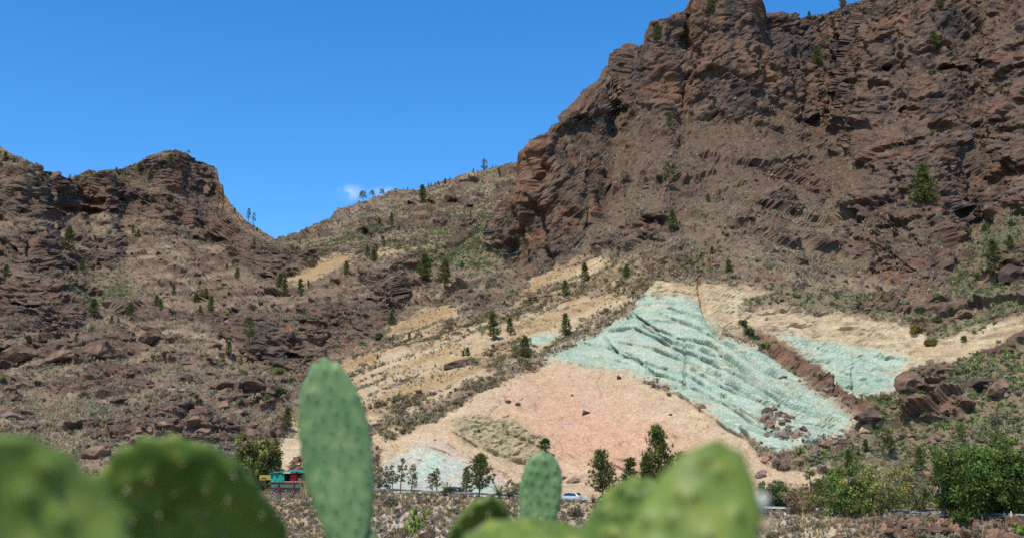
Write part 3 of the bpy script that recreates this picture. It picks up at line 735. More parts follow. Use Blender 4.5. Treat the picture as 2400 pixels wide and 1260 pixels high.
    Bc = np.stack([along / 11, Pf[:, 1] / 40, bed / 1.5], 1)          # drawn out along the beds
    b1 = bed / 3.4; b1 = b1 - np.floor(b1)
    b2 = bed / 1.25; b2 = b2 - np.floor(b2)
    bmask = sstep(-.12, .22, fbm(Bc, 1.0, 3, .55, seed=14))
    bmask2 = sstep(-.05, .2, fbm(Bc, .55, 3, .55, seed=56))
    # each bed juts out over the one below it
    bed_d = (np.where(b1 > .24, (1 - b1) / .76, b1 / .24) - .5) * .75 * (.12 + .88 * bmask) + (np.where(b2 > .45, (1 - b2) / .55, b2 / .45) - .5) * .5 * bmask2 - np.exp(-((b1 - .1) / .09) ** 2) * .35 * bmask + gt * .08 + ht * .08
    lam = fbm(np.stack([Pf[:, 0] / 5, Pf[:, 1] / 5, Pf[:, 2] / .8 + Pf[:, 0] * .12], 1), 1.0, 3, .6, seed=57)
    diag = fbm(np.stack([(Pf[:, 0] * .9 + Pf[:, 2] * .43) / 34, Pf[:, 1] / 50, (Pf[:, 2] * .9 - Pf[:, 0] * .43) / 4.5], 1), 1.0, 4, .55, seed=58)
    smooth_tuff = np.clip(M['orange'] + zone('beige', wx, wy, 10, only=[4]) * (1 - M['green']) * (1 - M['olive']), 0, 1) if is_main else np.zeros(len(px), np.float32)
    rough_tuff = (zone('beige', wx, wy, 8, only=[1, 2, 3]) if is_main else 0)
    left_tuff = (zone('beige', wx, wy, 10, only=[0]) if is_main else 0) * (1 - M['green'])
    tuff_d = bed_d * (1 - .9 * smooth_tuff) * (1 - .6 * left_tuff) * (.45 + .55 * M['green']) + lam * (1.1 * rough_tuff + .7 * left_tuff) + diag * 2.6 * left_tuff + fine * (.16 + .2 * rough_tuff) + fbm(Pf, .9, 2, seed=15) * (.10 + .12 * rough_tuff) - smooth_tuff * np.exp(-((b2 - .5) / .12) ** 2) * .45 * sstep(.12, .3, fbm(Bc, .8, 3, .6, seed=66)) - smooth_tuff * sstep(.72, .95, ridged(Pf, 6, 2, (1.2, .5, .2), seed=67)) * .7 - smooth_tuff * np.clip(ridged(Pf, 16, 2, (1, .6, .22), seed=70) - .35, 0, 1) * 1.2 + fbm(Pf, 6, 3, seed=16) * .30 - sstep(.3, .05, h1) * (hid > .85) * .25
    tuff_d -= np.clip(ridged(Pf, 9, 2, (1, 1, .35), seed=17) - .55, 0, 1) * 1.2 * (1 - smooth_tuff * .8)
    tuff_d += M['olive'] * (bed_d * .9 + ridged(Pf, 3.0, 3, (1.6, .4, .45), seed=59) * 1.1 + lam * 1.2 + (gid - .5) * .5 - sstep(.12, 0, g2 - g1) * .7)
    d = big * (1 - .7 * tuff) + mid * (1 - .85 * tuff)
    d = d + rock_d * (cliff + outcrop * .8) * near ** .35 + scree * (1 - cliff) * (1 - tuff) + tuff_d * tuff
    d = d + M['lava'] * (.25 + (gid - .5) * .7) + M['debris'] * sstep(.5, .1, h1) * (hid > .3) * .8
    # sharp steps are spread over a few vertices, then the finest relief goes on top
    dg = d.reshape(n_rows, nc)
    for _ in range(2):                               # along the slope only: ledges stay crisp
        q_ = np.pad(dg, ((0, 0), (1, 1)), mode='edge'); dg = q_[:, :-2] * .25 + q_[:, 1:-1] * .5 + q_[:, 2:] * .25
    d = dg.ravel() + fbm(Pf, 1.5, 3, .65, seed=63) * (.16 + .34 * np.clip(cliff + outcrop * .6, 0, 1)) * (1 - .55 * tuff) * near
    wx2, wy2 = px + 5 * wa + 2 * wc, py + 4.5 * wb + 2 * wd_
    nz1 = fbm(Pf, 9, 2, seed=21); nz2 = fbm(Pf, 6, 2, .6, seed=22); nz3 = fbm(Pf, 5, 2, seed=23)
    for line, h, wd in ledges:
        a = np.array(line)
        bb = (px > a[:, 0].min() - 60) & (px < a[:, 0].max() + 60) & (py > a[:, 1].min() - 60) & (py < a[:, 1].max() + 60)
        dd, s = line_sd(wx2[bb], wy2[bb], line)
        var = .55 + .9 * np.clip(.5 + nz1[bb], 0, 1)
        gate = .25 + .75 * sstep(-.15, .2, nz2[bb])
        sd_ = dd * s
        up = np.where(s > 0, np.exp(-dd / wd), 0) * sstep(-.2, 3.6, sd_) * gate
        dn = np.where(s <= 0, -.4 * np.exp(-dd / (wd * .55)) * sstep(0, 2.5, dd), 0) * gate
        dd2, _ = line_sd(px[bb] + 2 * wa[bb] + 2.2 * wc[bb], py[bb] + 2 * wb[bb] + 2.2 * wd_[bb], line)
        groove = np.exp(-(dd2 / (2.6 if h < 2 else 3.0)) ** 2) * (.4 + .6 * sstep(-.2, .25, nz3[bb]))
        d[bb] += (h * (.5 - .28 * M['green'][bb] - .32 * M['olive'][bb] if h < 2 else .45)) * var * (up + dn) * (1 - .45 * (steep[bb] if is_main else 0)) - groove * ((1.5 - .8 * smooth_tuff[bb] + .9 * M['green'][bb]) * min(h, 1.0) if h < 2 else 1.3)
    for line, h, wd in (CRACKS if is_main else []):
        a = np.array(line)
        bb = (px > a[:, 0].min() - 40) & (px < a[:, 0].max() + 40) & (py > a[:, 1].min() - 40) & (py < a[:, 1].max() + 40)
        dd, s = line_sd(wx2[bb], wy2[bb], line)
        d[bb] -= h * np.exp(-(dd / wd) ** 2)
    hole = np.zeros(len(px), np.float32)
    for (cx, cy, rx, ry, dep) in caves:
        bb = (np.abs(px - cx) < rx * 2 + 20) & (np.abs(py - cy) < ry * 2 + 20)
        if not bb.any(): continue
        e = np.sqrt(((px[bb] + 6 * wa[bb] - cx) / rx) ** 2 + ((py[bb] + 5 * wb[bb] - cy) / ry) ** 2)
        hole[bb] = np.maximum(hole[bb], sstep(1.15, .55, e) * dep)
        d[bb] += sstep(1.7, 1.1, e) * sstep(.6, 1.1, e) * (py[bb] < cy) * dep * .16
    d = np.where(isb, d * .5, d) * np.where(row < nr - 7, 1, .55)
    if is_main:
        edge = sstep(0, 10, row)
        d = d * edge
        d *= (.35 + .65 * sstep(0, 60, (np.tile(yb, n_rows) - py)))
    # rock stands out sideways more than upwards: ledges overhang instead of leaning
    H = N * np.array([1, 1, 0], np.float32)
    H /= np.linalg.norm(H, axis=1, keepdims=True) + 1e-6
    hm = np.clip(.25 + .5 * np.clip(cliff + outcrop * .7 + tuff * .6, 0, 1), 0, .75)[:, None]
    Dv = N * (1 - hm) + H * hm
    Dv /= np.linalg.norm(Dv, axis=1, keepdims=True)
    Pd = Pf + (Dv * d[:, None]).astype(np.float32)
    hv = np.stack([Pf[:, 0] * .0, np.ones(len(px)) * .92, -np.ones(len(px)) * .0 + .12], 1)
    Pd += (hv * np.where(isb, 0, hole)[:, None]).astype(np.float32)

    # ---- colour of the ground itself
    c1 = fbm(Pf, 38, 4, .6, seed=31); c2 = fbm(Pf, 8, 4, .65, seed=32); c3 = fbm(Pf, 1.8, 3, .7, seed=33)
    streak = fbm(Pf, 5, 4, .6, (1, 1, .16), seed=34)
    A = np.broadcast_to(C['soil'], (len(px), 3)).copy()
    A = mixc(A, C['soil2'], sstep(-.15, .4, c1 + .6 * c2) * .8)
    A = mixc(A, C['red'], sstep(.05, .45, fbm(Pf, 24, 4, .6, seed=35)) * .7)
    A = mixc(A, C['straw'], sstep(.05, .5, c2 + .5 * c3) * .5)
    A = mixc(A, C['grey'], sstep(.1, .5, c3 - .3 * c1) * .5)
    upper = sstep(640, 380, py) * sstep(1150, 1300, px)
    A = mixc(A, C['brown'] * .85, upper * .75)
    A = mixc(A, C['shrubby'], M['shrubby'] * (.35 + .5 * sstep(-.2, .3, c2)))
    R = np.broadcast_to(C['brown'], (len(px), 3)).copy()
    R = mixc(R, C['red'], sstep(-.1, .35, fbm(Pf, 20, 3, seed=36)) * .8)
    R = mixc(R, C['grey'], sstep(0, .5, c2) * .45)
    R = mixc(R, C['dark'], sstep(.02, .4, streak + .35 * c1) * .75)
    R = mixc(R, C['rust'], sstep(.28, .6, fbm(Pf, 12, 4, .6, (1, 1, .4), seed=37) + .2 * streak) * .65)
    R = mixc(R, C['rust'], M['rust'] * sstep(-.3, .25, c2 + streak * .6) * .62)
    R = mixc(R, C['dark'], M['dark'] * sstep(-.4, .1, c2) * .85)
    R = mixc(R, C['soil2'], sstep(.2, .6, c3 + .5 * c2) * .35)
    R = R * (1 + .35 * (gid - .5) + .25 * (rid - .5))[:, None] * (1 - .2 * sstep(1150, 1000, px))[:, None]
    A = mixc(A, R, np.clip(cliff + outcrop * .85, 0, 1))
    A = A * (1 + .34 * c3)[:, None]
    A = mixc(A, R * .85, outcrop * .5)
    A = A * (1 - .24 * sstep(1120, 1260, px) * sstep(720, 560, py))[:, None]      # the dark lava of the main mountain
    stones = sstep(.42, .2, h1) * (hid > .62) * (1 - cliff) * (1 - tuff)
    A = mixc(A, C['red'] * (.8 + .7 * hid[:, None]), stones * .8)
    # coloured tuff
    T = np.broadcast_to(C['beige'], (len(px), 3)).copy()
    T = mixc(T, C['cream'], sstep(0, .4, c2) * .6)
    T = mixc(T, C['ochre'], sstep(.05, .45, fbm(Pf, 14, 4, .6, seed=38)) * .55)
    T = mixc(T, C['ochre'] * .8, M['ochre'] * .75)
    T = mixc(T, np.array((.48, .335, .205), np.float32), smooth_tuff * .6)
    T = mixc(T, C['orange'], M['orange'] * (.92 + .3 * c1 + .4 * fbm(Pf, 10, 3, seed=41)))
    T = mixc(T, C['pink'] * .95, M['orange'] * sstep(.1, .4, fbm(Pf, 12, 3, (.6), (1, 1, 2.2), seed=42)) * .5)
    T = mixc(T, C['olive'], M['olive'] * .8)
    T = mixc(T, C['mint'], M['mint'])
    T = mixc(T, C['aqua'] * 1.2, .8 * M['mint'] * sstep(.0, .35, fbm(Pf, 8, 3, .5, (1, 1, 1.5), seed=43)) * .55)
    T = mixc(T, C['pink'], np.clip(M['pink'] * .8 + M['mint'] * sstep(.05, .35, fbm(Pf, 9, 3, .5, seed=68)) * .6, 0, 1))
    gsel = M['green'] * sstep(-.55, -.2, fbm(Pf, 5, 4, .7, (.7, .7, 1.4), seed=44) + .1)
    G = np.broadcast_to(C['green'], (len(px), 3)).copy()
    G = mixc(G, C['aqua'], sstep(-.05, .35, fbm(Pf, 13, 4, .6, seed=45)) * .85)
    G = mixc(G, C['cream'] * np.array([1, 1.05, 1.05], np.float32), sstep(.18, .5, fbm(Pf, 4, 4, .7, (.6, .6, 1.6), seed=46)) * .35)
    G = mixc(G, C['cream'], sstep(.05, .35, fbm(Bc, .7, 3, .6, seed=60)) * .5)
    G = mixc(G, C['ochre'], sstep(.28, .5, fbm(Bc, .9, 4, .65, seed=69)) * .45)
    G = mixc(G, C['cream'], (1 - sstep(.55, 1.0, M['green'])) * .6)
    G = mixc(G, C['aqua'] * .8, sstep(.1, .35, -fbm(Bc, .8, 3, .6, seed=61)) * .6)
    G = mixc(G, C['aqua'] * .62, sstep(.25, .5, fbm(Pf, 3, 3, .6, (.35, .35, 2), seed=47)) * .5)
    T = mixc(T, G, gsel)
    T = mixc(T, C['ochre'] * .85, left_tuff * sstep(.0, .3, diag) * .7)
    T = mixc(T, C['soil'] * 1.15, left_tuff * sstep(.12, .34, -diag + .25 * c3) * .8)
    T = mixc(T, C['olive'] * .8, rough_tuff * sstep(.05, .35, lam) * .75 * (1 - gsel))
    T = mixc(T, C['cream'] * 1.1, rough_tuff * sstep(.1, .4, -lam) * .6 * (1 - gsel))
    brownst = sstep(.15, .5, fbm(Pf, 5, 4, .65, (1, 1, .22), seed=48)) * (zone('beige', wx, wy, 8, only=[1, 2]) if is_main else 0)
    T = mixc(T, C['ochre'] * .62, brownst * .6 * (1 - gsel * .6))
    T = mixc(T, C['brown'] * 1.6, sstep(.3 - .12 * left_tuff, .55, c3 + .35 * c2) * (.38 + .3 * left_tuff) * (1 - .6 * smooth_tuff))
    T = T * (1 + .22 * c3 + .16 * c2 + .12 * fbm(Pf, .7, 2, seed=49))[:, None]
    A = mixc(A, T, tuff * (1 - M['veg'] * .7 * sstep(-.25, .2, c2 + .5 * c3)) * (1 - .75 * sstep(.2, .42, fbm(Pf, 10, 4, .65, seed=53)) * (1 - M['green'] * .8) * (1 - smooth_tuff * .7)))
    A = mixc(A, C['soil'] * 1.1, M['veg'] * sstep(-.25, .2, c2 + .5 * c3) * .6)
    L = mixc(np.broadcast_to(C['lava'], (len(px), 3)).copy(), C['rust'] * .8, sstep(0, .4, c2) * .5) * (1 + .4 * (gid - .5))[:, None]
    A = mixc(A, L, M['lava'])
    A = mixc(A, C['brown'] * 1.1, M['debris'] * sstep(.5, .15, h1) * .85)
    me = fast_mesh(name, Pd, grid_tris(n_rows, nc), MAT['terrain'], np.clip(A, .01, .9), smooth=False)
    o = tag(obj(name, me), kind='structure')
    qx, qy = proj(Pd)
    return dict(o=o, P=Pd, N=N, px=qx.astype(np.float32), py=qy.astype(np.float32), spx=px, spy=py, nc=nc, nr=nr, rows=n_rows, back=isb,
                left=left_tuff, diag=diag, cliff=cliff, outcrop=outcrop, tuff=tuff, M=M, c1=c1, c2=c2, upper=upper, row=row)


MAT = {}
MAT['terrain'] = attr_mat('weathered_rock_and_soil', grain=.45, grain_amt=.30, bump=.2)

xs1 = np.linspace(-200, 2600, 1250)
road_y = pl(xs1, ROAD)
# the far edge of the road in the picture: same height, ROADW farther back
rD = pl(xs1, ROAD, 2)
_, rz = pix_dir(xs1, road_y)
ROADZ = rz * rD
far_y = np.array([proj(np.array([(x - 1200) / F * 0 + pix_dir(x, y)[0] * (D_ + ROADW), D_ + ROADW, z_ - .05]))[1] for x, y, D_, z_ in zip(xs1, road_y, rD, ROADZ)])
S1 = build_sheet('hillside', xs1, far_y, pl(xs1, SKY1), 560, DEPTH1, LEDGES, CAVES, True)
xs2 = np.linspace(560, 1420, 380)
S2 = build_sheet('hill', xs2, pl(xs2, SKY1) * 0 + np.clip(pl(xs2, SKY1) + 45, 560, 645), pl(xs2, SKY2), 130, DEPTH2, LEDGES2, CAVES2, False)

# ------------------------------------------------------------------ near ground: knoll under the camera, ravine, embankment up to the road
RX = np.array([pix_dir(r[0], r[1])[0] * r[2] for r in ROAD])
RY = np.array([float(r[2]) for r in ROAD])
RZ = np.array([pix_dir(r[0], r[1])[1] * r[2] for r in ROAD]) - .06


def road_pt(X):
    return np.interp(X, RX, RY), np.interp(X, RX, RZ)


def build_ground():
    nc = 1150
    u = np.linspace(-135, 128, nc)
    yr, zr = road_pt(u)
    off = np.concatenate([np.linspace(0, 34, 120), np.linspace(36, 60, 14)])
    rows_x, rows_y, rows_z = [], [], []
    for o in off:                                           # embankment below the road
        D = yr - o
        k = (D + 14) / (yr + 14)
        z = zr - np.where(o < 1.6, .02 * o, .03 + np.minimum((o - 1.6) * .40, 12.5 + .0 * o)) - max(0, o - 34) * .10
        rows_x.append(u * k); rows_y.append(D); rows_z.append(z)
    D0, z0, x0 = rows_y[-1].copy(), rows_z[-1].copy(), rows_x[-1].copy()
    for t in np.linspace(0.02, 1, 90):                      # ravine, then the knoll
        D = D0 * (1 - t) + (-14 + 2.0) * t
        k = (D + 14) / (D0 + 14)
        kn = np.interp(D, [-12, 3, 6, 10, 18, 40, 75, 110, 160], [-1.5, -1.72, -2.1, -3.2, -6.5, -12.5, -17.5, -18.5, -17.5])
        s = sstep(0, .3, np.full_like(D, t))
        rows_x.append(x0 * k); rows_y.append(D); rows_z.append(z0 * (1 - s) + kn * s)
    P = np.stack([np.array(rows_x), np.array(rows_y), np.array(rows_z)], -1)
    nr = P.shape[0]
    Pf = P.reshape(-1, 3).astype(np.float32)
    row = np.repeat(np.arange(nr), nc)
    N = grid_normals(smooth2(P, 2)).reshape(-1, 3)
    N *= np.where(N[:, 2:3] < 0, -1, 1)
    edge = sstep(3, 14, row)
    nearf = sstep(4, 60, np.abs(Pf[:, 1]))
    px, py = proj(np.where(Pf[:, 1:2] < 2, np.array([[0, 2, 0]]), Pf))
    g1, g2, gid, gt = worley(Pf, 3.6, seed=5)
    h1, h2, hid, ht = worley(Pf, 1.3, seed=6)
    rocky = np.clip(sstep(1980, 2080, px) + .3 * sstep(.12, .3, fbm(Pf, 12, 3, seed=61)), 0, 1)
    d = fbm(Pf, 9, 4, .55, seed=62) * 1.3 + fbm(Pf, 1.6, 3, seed=63) * .25 + rocky * ((gid - .4) * 1.0 + gt * .9 + ht * .25)
    d = d * edge * (.08 + .92 * nearf)
    Pd = Pf + (N * d[:, None]).astype(np.float32)
    c2 = fbm(Pf, 5, 4, .65, seed=64); c3 = fbm(Pf, 1.2, 3, .7, seed=65)
    A = np.broadcast_to(np.array((.34, .25, .155), np.float32), (len(Pf), 3)).copy()
    A = mixc(A, np.array((.42, .35, .25), np.float32), sstep(-.1, .3, c2))
    A = mixc(A, C['soil'], sstep(.0, .4, fbm(Pf, 7, 3, seed=66)) * .8)
    pale = sstep(1190, 1225, py + 14 * c2) * sstep(850, 900, px) * sstep(1500, 1400, px) + sstep(1195, 1205, py) * sstep(1780, 1800, px) * sstep(1870, 1840, px)
    A = mixc(A, np.array((.44, .39, .32), np.float32), np.clip(pale, 0, 1) * sstep(-.35, .0, c2) * .8)
    A = mixc(A, C['red'] * 1.25 * (.7 + .6 * gid[:, None]), sstep(1940, 2060, px) * .85 * sstep(-.4, .1, c2 + .2))
    A = mixc(A, np.array((.11, .085, .05), np.float32), sstep(60, 20, Pf[:, 1]))  # near knoll darkened to cut the light it bounces onto the pads
    A = A * (1 + .35 * c3)[:, None]
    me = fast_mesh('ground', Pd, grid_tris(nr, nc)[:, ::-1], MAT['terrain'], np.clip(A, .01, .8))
    o = tag(obj('ground', me), kind='structure')
    qx, qy = proj(np.where(Pd[:, 1:2] < 2, np.array([[0, 2, 0]]), Pd))
    return dict(o=o, P=Pd, N=N, px=qx.astype(np.float32), py=qy.astype(np.float32), row=row, c2=c2, rocky=rocky)


S0 = build_ground()

# far side of the ridges and the land all round, down to the horizon
hp = []
for r_ in (1300, 5200):
    for k in range(64):
        a = k / 64 * 2 * math.pi
        hp.append((math.cos(a) * r_, math.sin(a) * r_ + 200, -22.0 - (r_ > 2000) * 20))
hp.append((0, 200, -22.0))
hq = [(k, (k + 1) % 64, 64 + (k + 1) % 64, 64 + k) for k in range(64)]
me_ = bpy.data.meshes.new('terrain'); me_.from_pydata(hp, [], hq + [(k, 128, (k + 1) % 64) for k in range(64)])
MAT['plain_soil'] = flat_mat('dry_valley_soil', (.2, .145, .095), .95, .1, .3, .02)
me_.materials.append(MAT['plain_soil'])
tag(obj('terrain', me_), kind='structure')

# ------------------------------------------------------------------ road
MAT['asphalt'] = flat_mat('worn_asphalt', (.055, .054, .052), .9, .2, .25, .8)
MAT['road_paint'] = flat_mat('white_road_paint', (.72, .72, .70), .7, .2, .12, 2.0)


def strip(name, o0, o1, lift, mat):
    u = np.linspace(-134, 127, 400)
    y, z = road_pt(u)
    kx0, kx1 = (y + o0) / y, (y + o1) / y
    V = np.concatenate([np.stack([u * kx0, y + o0, z + lift], 1), np.stack([u * kx1, y + o1, z + lift], 1)])
    i = np.arange(399)
    return fast_mesh(name, V, np.stack([i, i + 1, i + 401, i + 400], 1), mat)


road = tag(obj('road', strip('road', .1, ROADW + .4, .02, MAT['asphalt'])), kind='structure')
for o0 in (.45, ROADW - .35):
    obj('edge_line', strip('edge_line', o0, o0 + .15, .026, MAT['road_paint']), road)

# ------------------------------------------------------------------ finding the surface under a pixel
ALL = {'hillside': S1, 'hill': S2, 'ground': S0}


CELL = 24
for S_ in ALL.values():                                     # vertices sorted into picture cells, for quick look-up
    ok = np.ones(len(S_['px']), bool) if 'back' not in S_ else ~S_['back']
    ok &= (S_['px'] > -400) & (S_['px'] < 2800) & (S_['py'] > -300) & (S_['py'] < 1500) & (S_['P'][:, 1] > 60)
    idx = np.nonzero(ok)[0]
    key = ((S_['py'][idx] + 300) // CELL).astype(np.int64) * 200 + ((S_['px'][idx] + 400) // CELL).astype(np.int64)
    o_ = np.argsort(key, kind='stable')
    S_['cell_key'], S_['cell_idx'] = key[o_], idx[o_]


def surf(px, py, sheet='hillside'):
    """the visible surface point under a photo pixel"""
    S = ALL[sheet]
    for ring in (1, 3, 8):
        cand = []
        cx, cy = int((px + 400) // CELL), int((py + 300) // CELL)
        for r in range(cy - ring, cy + ring + 1):
            a, b = np.searchsorted(S['cell_key'], [r * 200 + cx - ring, r * 200 + cx + ring + 1])
            cand.append(S['cell_idx'][a:b])
        cand = np.concatenate(cand)
        if len(cand) > 12: break
    d = (S['px'][cand] - px) ** 2 + (S['py'][cand] - py) ** 2
    k = np.argpartition(d, 6)[:6]
    k = k[np.argmin(S['P'][cand[k], 1])] if d[k].min() < 9 else k[np.argmin(d[k])]
    i = cand[k]
    return Vector(S['P'][i].tolist()), i


def on_road(px, back=0.0):
    """a point of the road edge in the direction of a picture column, back metres behind the edge"""
    lo, hi = -130.0, 125.0
    for _ in range(50):
        m = (lo + hi) / 2
        y, z = road_pt(m)
        if proj(np.array([m, y, z]))[0] < px: lo = m
        else: hi = m
    y, z = road_pt(lo)
    k = (y + back) / y
    return Vector((lo * k, y + back, float(z)))


# ------------------------------------------------------------------ small growth and stones nobody could count: instanced stuff
def soup_leaves(c, n, rad, size, rng, up=.3, quad=True):
    """n random leaf faces in a ball round c"""
    v = rng.normal(size=(n, 3)); v /= np.linalg.norm(v, axis=1, keepdims=True)
    p = c + v * (rad * rng.random(n)[:, None] ** .45)
    a = rng.normal(size=(n, 3)) + np.array([0, 0, up]); a /= np.linalg.norm(a, axis=1, keepdims=True)
    b = np.cross(a, rng.normal(size=(n, 3))); b /= np.linalg.norm(b, axis=1, keepdims=True) + 1e-6
    s = size * (.6 + .8 * rng.random(n))[:, None]
    V = np.stack([p - b * s * .5, p + a * s, p + b * s * .5], 1).reshape(-1, 3)
    return V, np.arange(n * 3).reshape(-1, 3)


def grass_proto(seed, n=16, lean=.55):
    r = np.random.default_rng(seed)
    V = []
    for _ in range(n):
        a = r.random() * 6.283; l = .5 + .5 * r.random(); t = lean * r.random()
        d = np.array([math.cos(a) * t, math.sin(a) * t, 1.0]); d /= np.linalg.norm(d)
        b0 = np.array([math.cos(a + 1) * .12, math.sin(a + 1) * .12, -.05]) * r.random()
        s = np.array([-math.sin(a), math.cos(a), 0]) * .07
        V += [b0 - s, b0 + s, b0 + d * l]
    return np.array(V), np.arange(3 * n).reshape(-1, 3)


def shrub_proto(seed, n=64, size=.2, tall=.8):
    r = np.random.default_rng(seed)
    Vs, Ts, k = [], [], 0
    for _ in range(7):
        c = np.array([r.normal() * .22, r.normal() * .22, tall * (.25 + .45 * r.random())])
        V, T = soup_leaves(c, n // 7, .28, size, r)
        Vs.append(V); Ts.append(T + k); k += len(V)
    return np.concatenate(Vs), np.concatenate(Ts)


def ico(sub):
    import bmesh
    bm = bmesh.new(); bmesh.ops.create_icosphere(bm, subdivisions=sub, radius=1)
    V = np.array([v.co[:] for v in bm.verts]); T = np.array([[v.index for v in f.verts] for f in bm.faces]); bm.free()
    return V, T


def rock_shape(seed, sub=2, sharp=.42):
    V, T = ico(sub)
    r = np.random.default_rng(seed)
    V = V.copy()
    for _ in range(15):                                     # cut the ball by random planes: flat broken faces
        n = r.normal(size=3); n /= np.linalg.norm(n)
        d = (V @ n) - (.42 + .33 * r.random())
        V -= np.where(d > 0, d, 0)[:, None] * n
    V += (fbm(V.astype(np.float32) + seed * 3.1, .5, 4, .65) * .2)[:, None] * V
    f1_, f2_, _, tl = worley((V + seed * 1.7).astype(np.float32), .8, seed=4)
    V += ((tl * .13) - sstep(.08, 0, f2_ - f1_) * .10)[:, None] * V
    V *= 1.3
    V *= np.array([1, .85 + .3 * r.random(), .72 + .2 * r.random()])
    return V, T


def scatter(name, pts, scl, col, protos, mat, label, cat, tilt=None):
    n = len(pts)
    me = bpy.data.meshes.new(name)
    me.vertices.add(n)
    me.vertices.foreach_set('co', np.ascontiguousarray(pts, np.float32).ravel())
    a = me.attributes.new('albedo', 'FLOAT_COLOR', 'POINT')
    c4 = np.ones((n, 4), np.float32); c4[:, :3] = col
    a.data.foreach_set('color', c4.ravel())
    s = me.attributes.new('size', 'FLOAT_VECTOR', 'POINT'); s.data.foreach_set('vector', np.ascontiguousarray(scl, np.float32).ravel())
    rot = np.zeros((n, 3), np.float32); rot[:, 2] = RNG.random(n) * 6.283
    if tilt is not None: rot[:, :2] = RNG.normal(size=(n, 2)) * tilt
    r = me.attributes.new('turn', 'FLOAT_VECTOR', 'POINT'); r.data.foreach_set('vector', rot.ravel())
    w = me.attributes.new('which', 'INT', 'POINT'); w.data.foreach_set('value', RNG.integers(0, len(protos), n).astype(np.int32))
    o = tag(obj(name, me), label, cat, kind='stuff')
    me.materials.append(mat)
    ng = bpy.data.node_groups.new(name + '_growth', 'GeometryNodeTree')
    ng.interface.new_socket('Geometry', in_out='INPUT', socket_type='NodeSocketGeometry')
    ng.interface.new_socket('Geometry', in_out='OUTPUT', socket_type='NodeSocketGeometry')
    N_, L_ = ng.nodes, ng.links
    gi, go = N_.new('NodeGroupInput'), N_.new('NodeGroupOutput')
    jn = N_.new('GeometryNodeJoinGeometry')

    def named(nm, t):
        q = N_.new('GeometryNodeInputNamedAttribute'); q.data_type = t; q.inputs['Name'].default_value = nm
        return [s_ for s_ in q.outputs if s_.name == 'Attribute' and s_.enabled][0]
    sz, tn, wh = named('size', 'FLOAT_VECTOR'), named('turn', 'FLOAT_VECTOR'), named('which', 'INT')
    for k, (V, T) in enumerate(protos):
        po = bpy.data.objects.new(name + '_piece', fast_mesh(name + '_piece', V, T, mat))
        oi = N_.new('GeometryNodeObjectInfo'); oi.inputs['Object'].default_value = po
        ip = N_.new('GeometryNodeInstanceOnPoints')
        cmp_ = N_.new('FunctionNodeCompare'); cmp_.data_type = 'INT'; cmp_.operation = 'EQUAL'
        ia = [s_ for s_ in cmp_.inputs if s_.enabled and s_.type == 'INT']
        L_.new(wh, ia[0]); ia[1].default_value = k
        L_.new(gi.outputs[0], ip.inputs['Points']); L_.new(oi.outputs['Geometry'], ip.inputs['Instance'])
        L_.new(cmp_.outputs[0], ip.inputs['Selection']); L_.new(sz, ip.inputs['Scale'])
        e2r = N_.new('FunctionNodeEulerToRotation'); L_.new(tn, e2r.inputs[0]); L_.new(e2r.outputs[0], ip.inputs['Rotation'])
        L_.new(ip.outputs[0], jn.inputs[0])
    L_.new(jn.outputs[0], go.inputs[0])
    md = o.modifiers.new('growth', 'NODES'); md.node_group = ng
    return o


def inst_mat(name, rough=.9, trans=0.0):
    m, n, l, b = principled(name, rough, .15)
    a = n.new('ShaderNodeAttribute'); a.attribute_type = 'INSTANCER'; a.attribute_name = 'albedo'
    l.new(a.outputs['Color'], b.inputs['Base Color'])
    if trans:
        t = n.new('ShaderNodeBsdfTranslucent'); l.new(a.outputs['Color'], t.inputs['Color'])
        ms = n.new('ShaderNodeMixShader'); ms.inputs[0].default_value = trans
        l.new(b.outputs[0], ms.inputs[1]); l.new(t.outputs[0], ms.inputs[2]); l.new(ms.outputs[0], n['Material Output'].inputs['Surface'])
    return m


MAT['grass'] = inst_mat('dry_grass_blades', .9, .25)
MAT['leafy'] = inst_mat('small_shrub_leaves', .8, .2)
MAT['pebble'] = inst_mat('loose_stone', .95)


def pick(S, w, n):
    w = np.clip(w, 0, None).astype(np.float64)
    if 'back' in S: w = w * ~S['back']
    c = np.cumsum(w)
    i = np.unique(np.searchsorted(c, RNG.random(n) * c[-1]))
    return i[i < len(w)]


def vary_col(base, n, amt=.25, alt=None, p=.5):
    c = np.tile(np.array(base, np.float32), (n, 1))
    if alt is not None:
        c = np.where((RNG.random(n) < p)[:, None], np.array(alt, np.float32), c)
    return c * (1 + amt * RNG.normal(size=(n, 1)).clip(-1.6, 1.6)).astype(np.float32)


P1, D1 = S1['P'], S1['P'][:, 1]
m1 = S1['M']
open1 = (1 - S1['cliff'] * .82) * (1 - S1['outcrop'] * .85) * (1 - S1['tuff'] * (1 - m1['veg'])) * (1 - m1['lava'] * .8)
open1 = np.clip(open1 + S1['left'] * sstep(.02, .25, -S1['diag']) * .55 + S1['tuff'] * (1 - S1['tuff']) * .5, 0, 1)
patch = fbm(P1, 17, 4, .6, seed=71); patch2 = fbm(P1, 9, 3, .6, seed=72)
wD = (D1 / 300.0) ** 1.35
mid_right = zone('shrubby', S1['spx'], S1['spy'], 20)
grassy = np.exp(-(((S1['spx'] - 1800) / 330) ** 2 + ((S1['spy'] - 600) / 110) ** 2)) * 1.3 + np.exp(-(((S1['spx'] - 330) / 330) ** 2 + ((S1['spy'] - 930) / 90) ** 2)) * 1.3
i_g = pick(S1, open1 * wD * (.07 + sstep(-.04, .14, patch) * (.5 + sstep(-.2, .2, patch2))) * (1 - .72 * S1['upper']) * (1 - .45 * mid_right) * (.7 + grassy) + S1['left'] * .16 * sstep(-.2, .2, patch2), 66000)
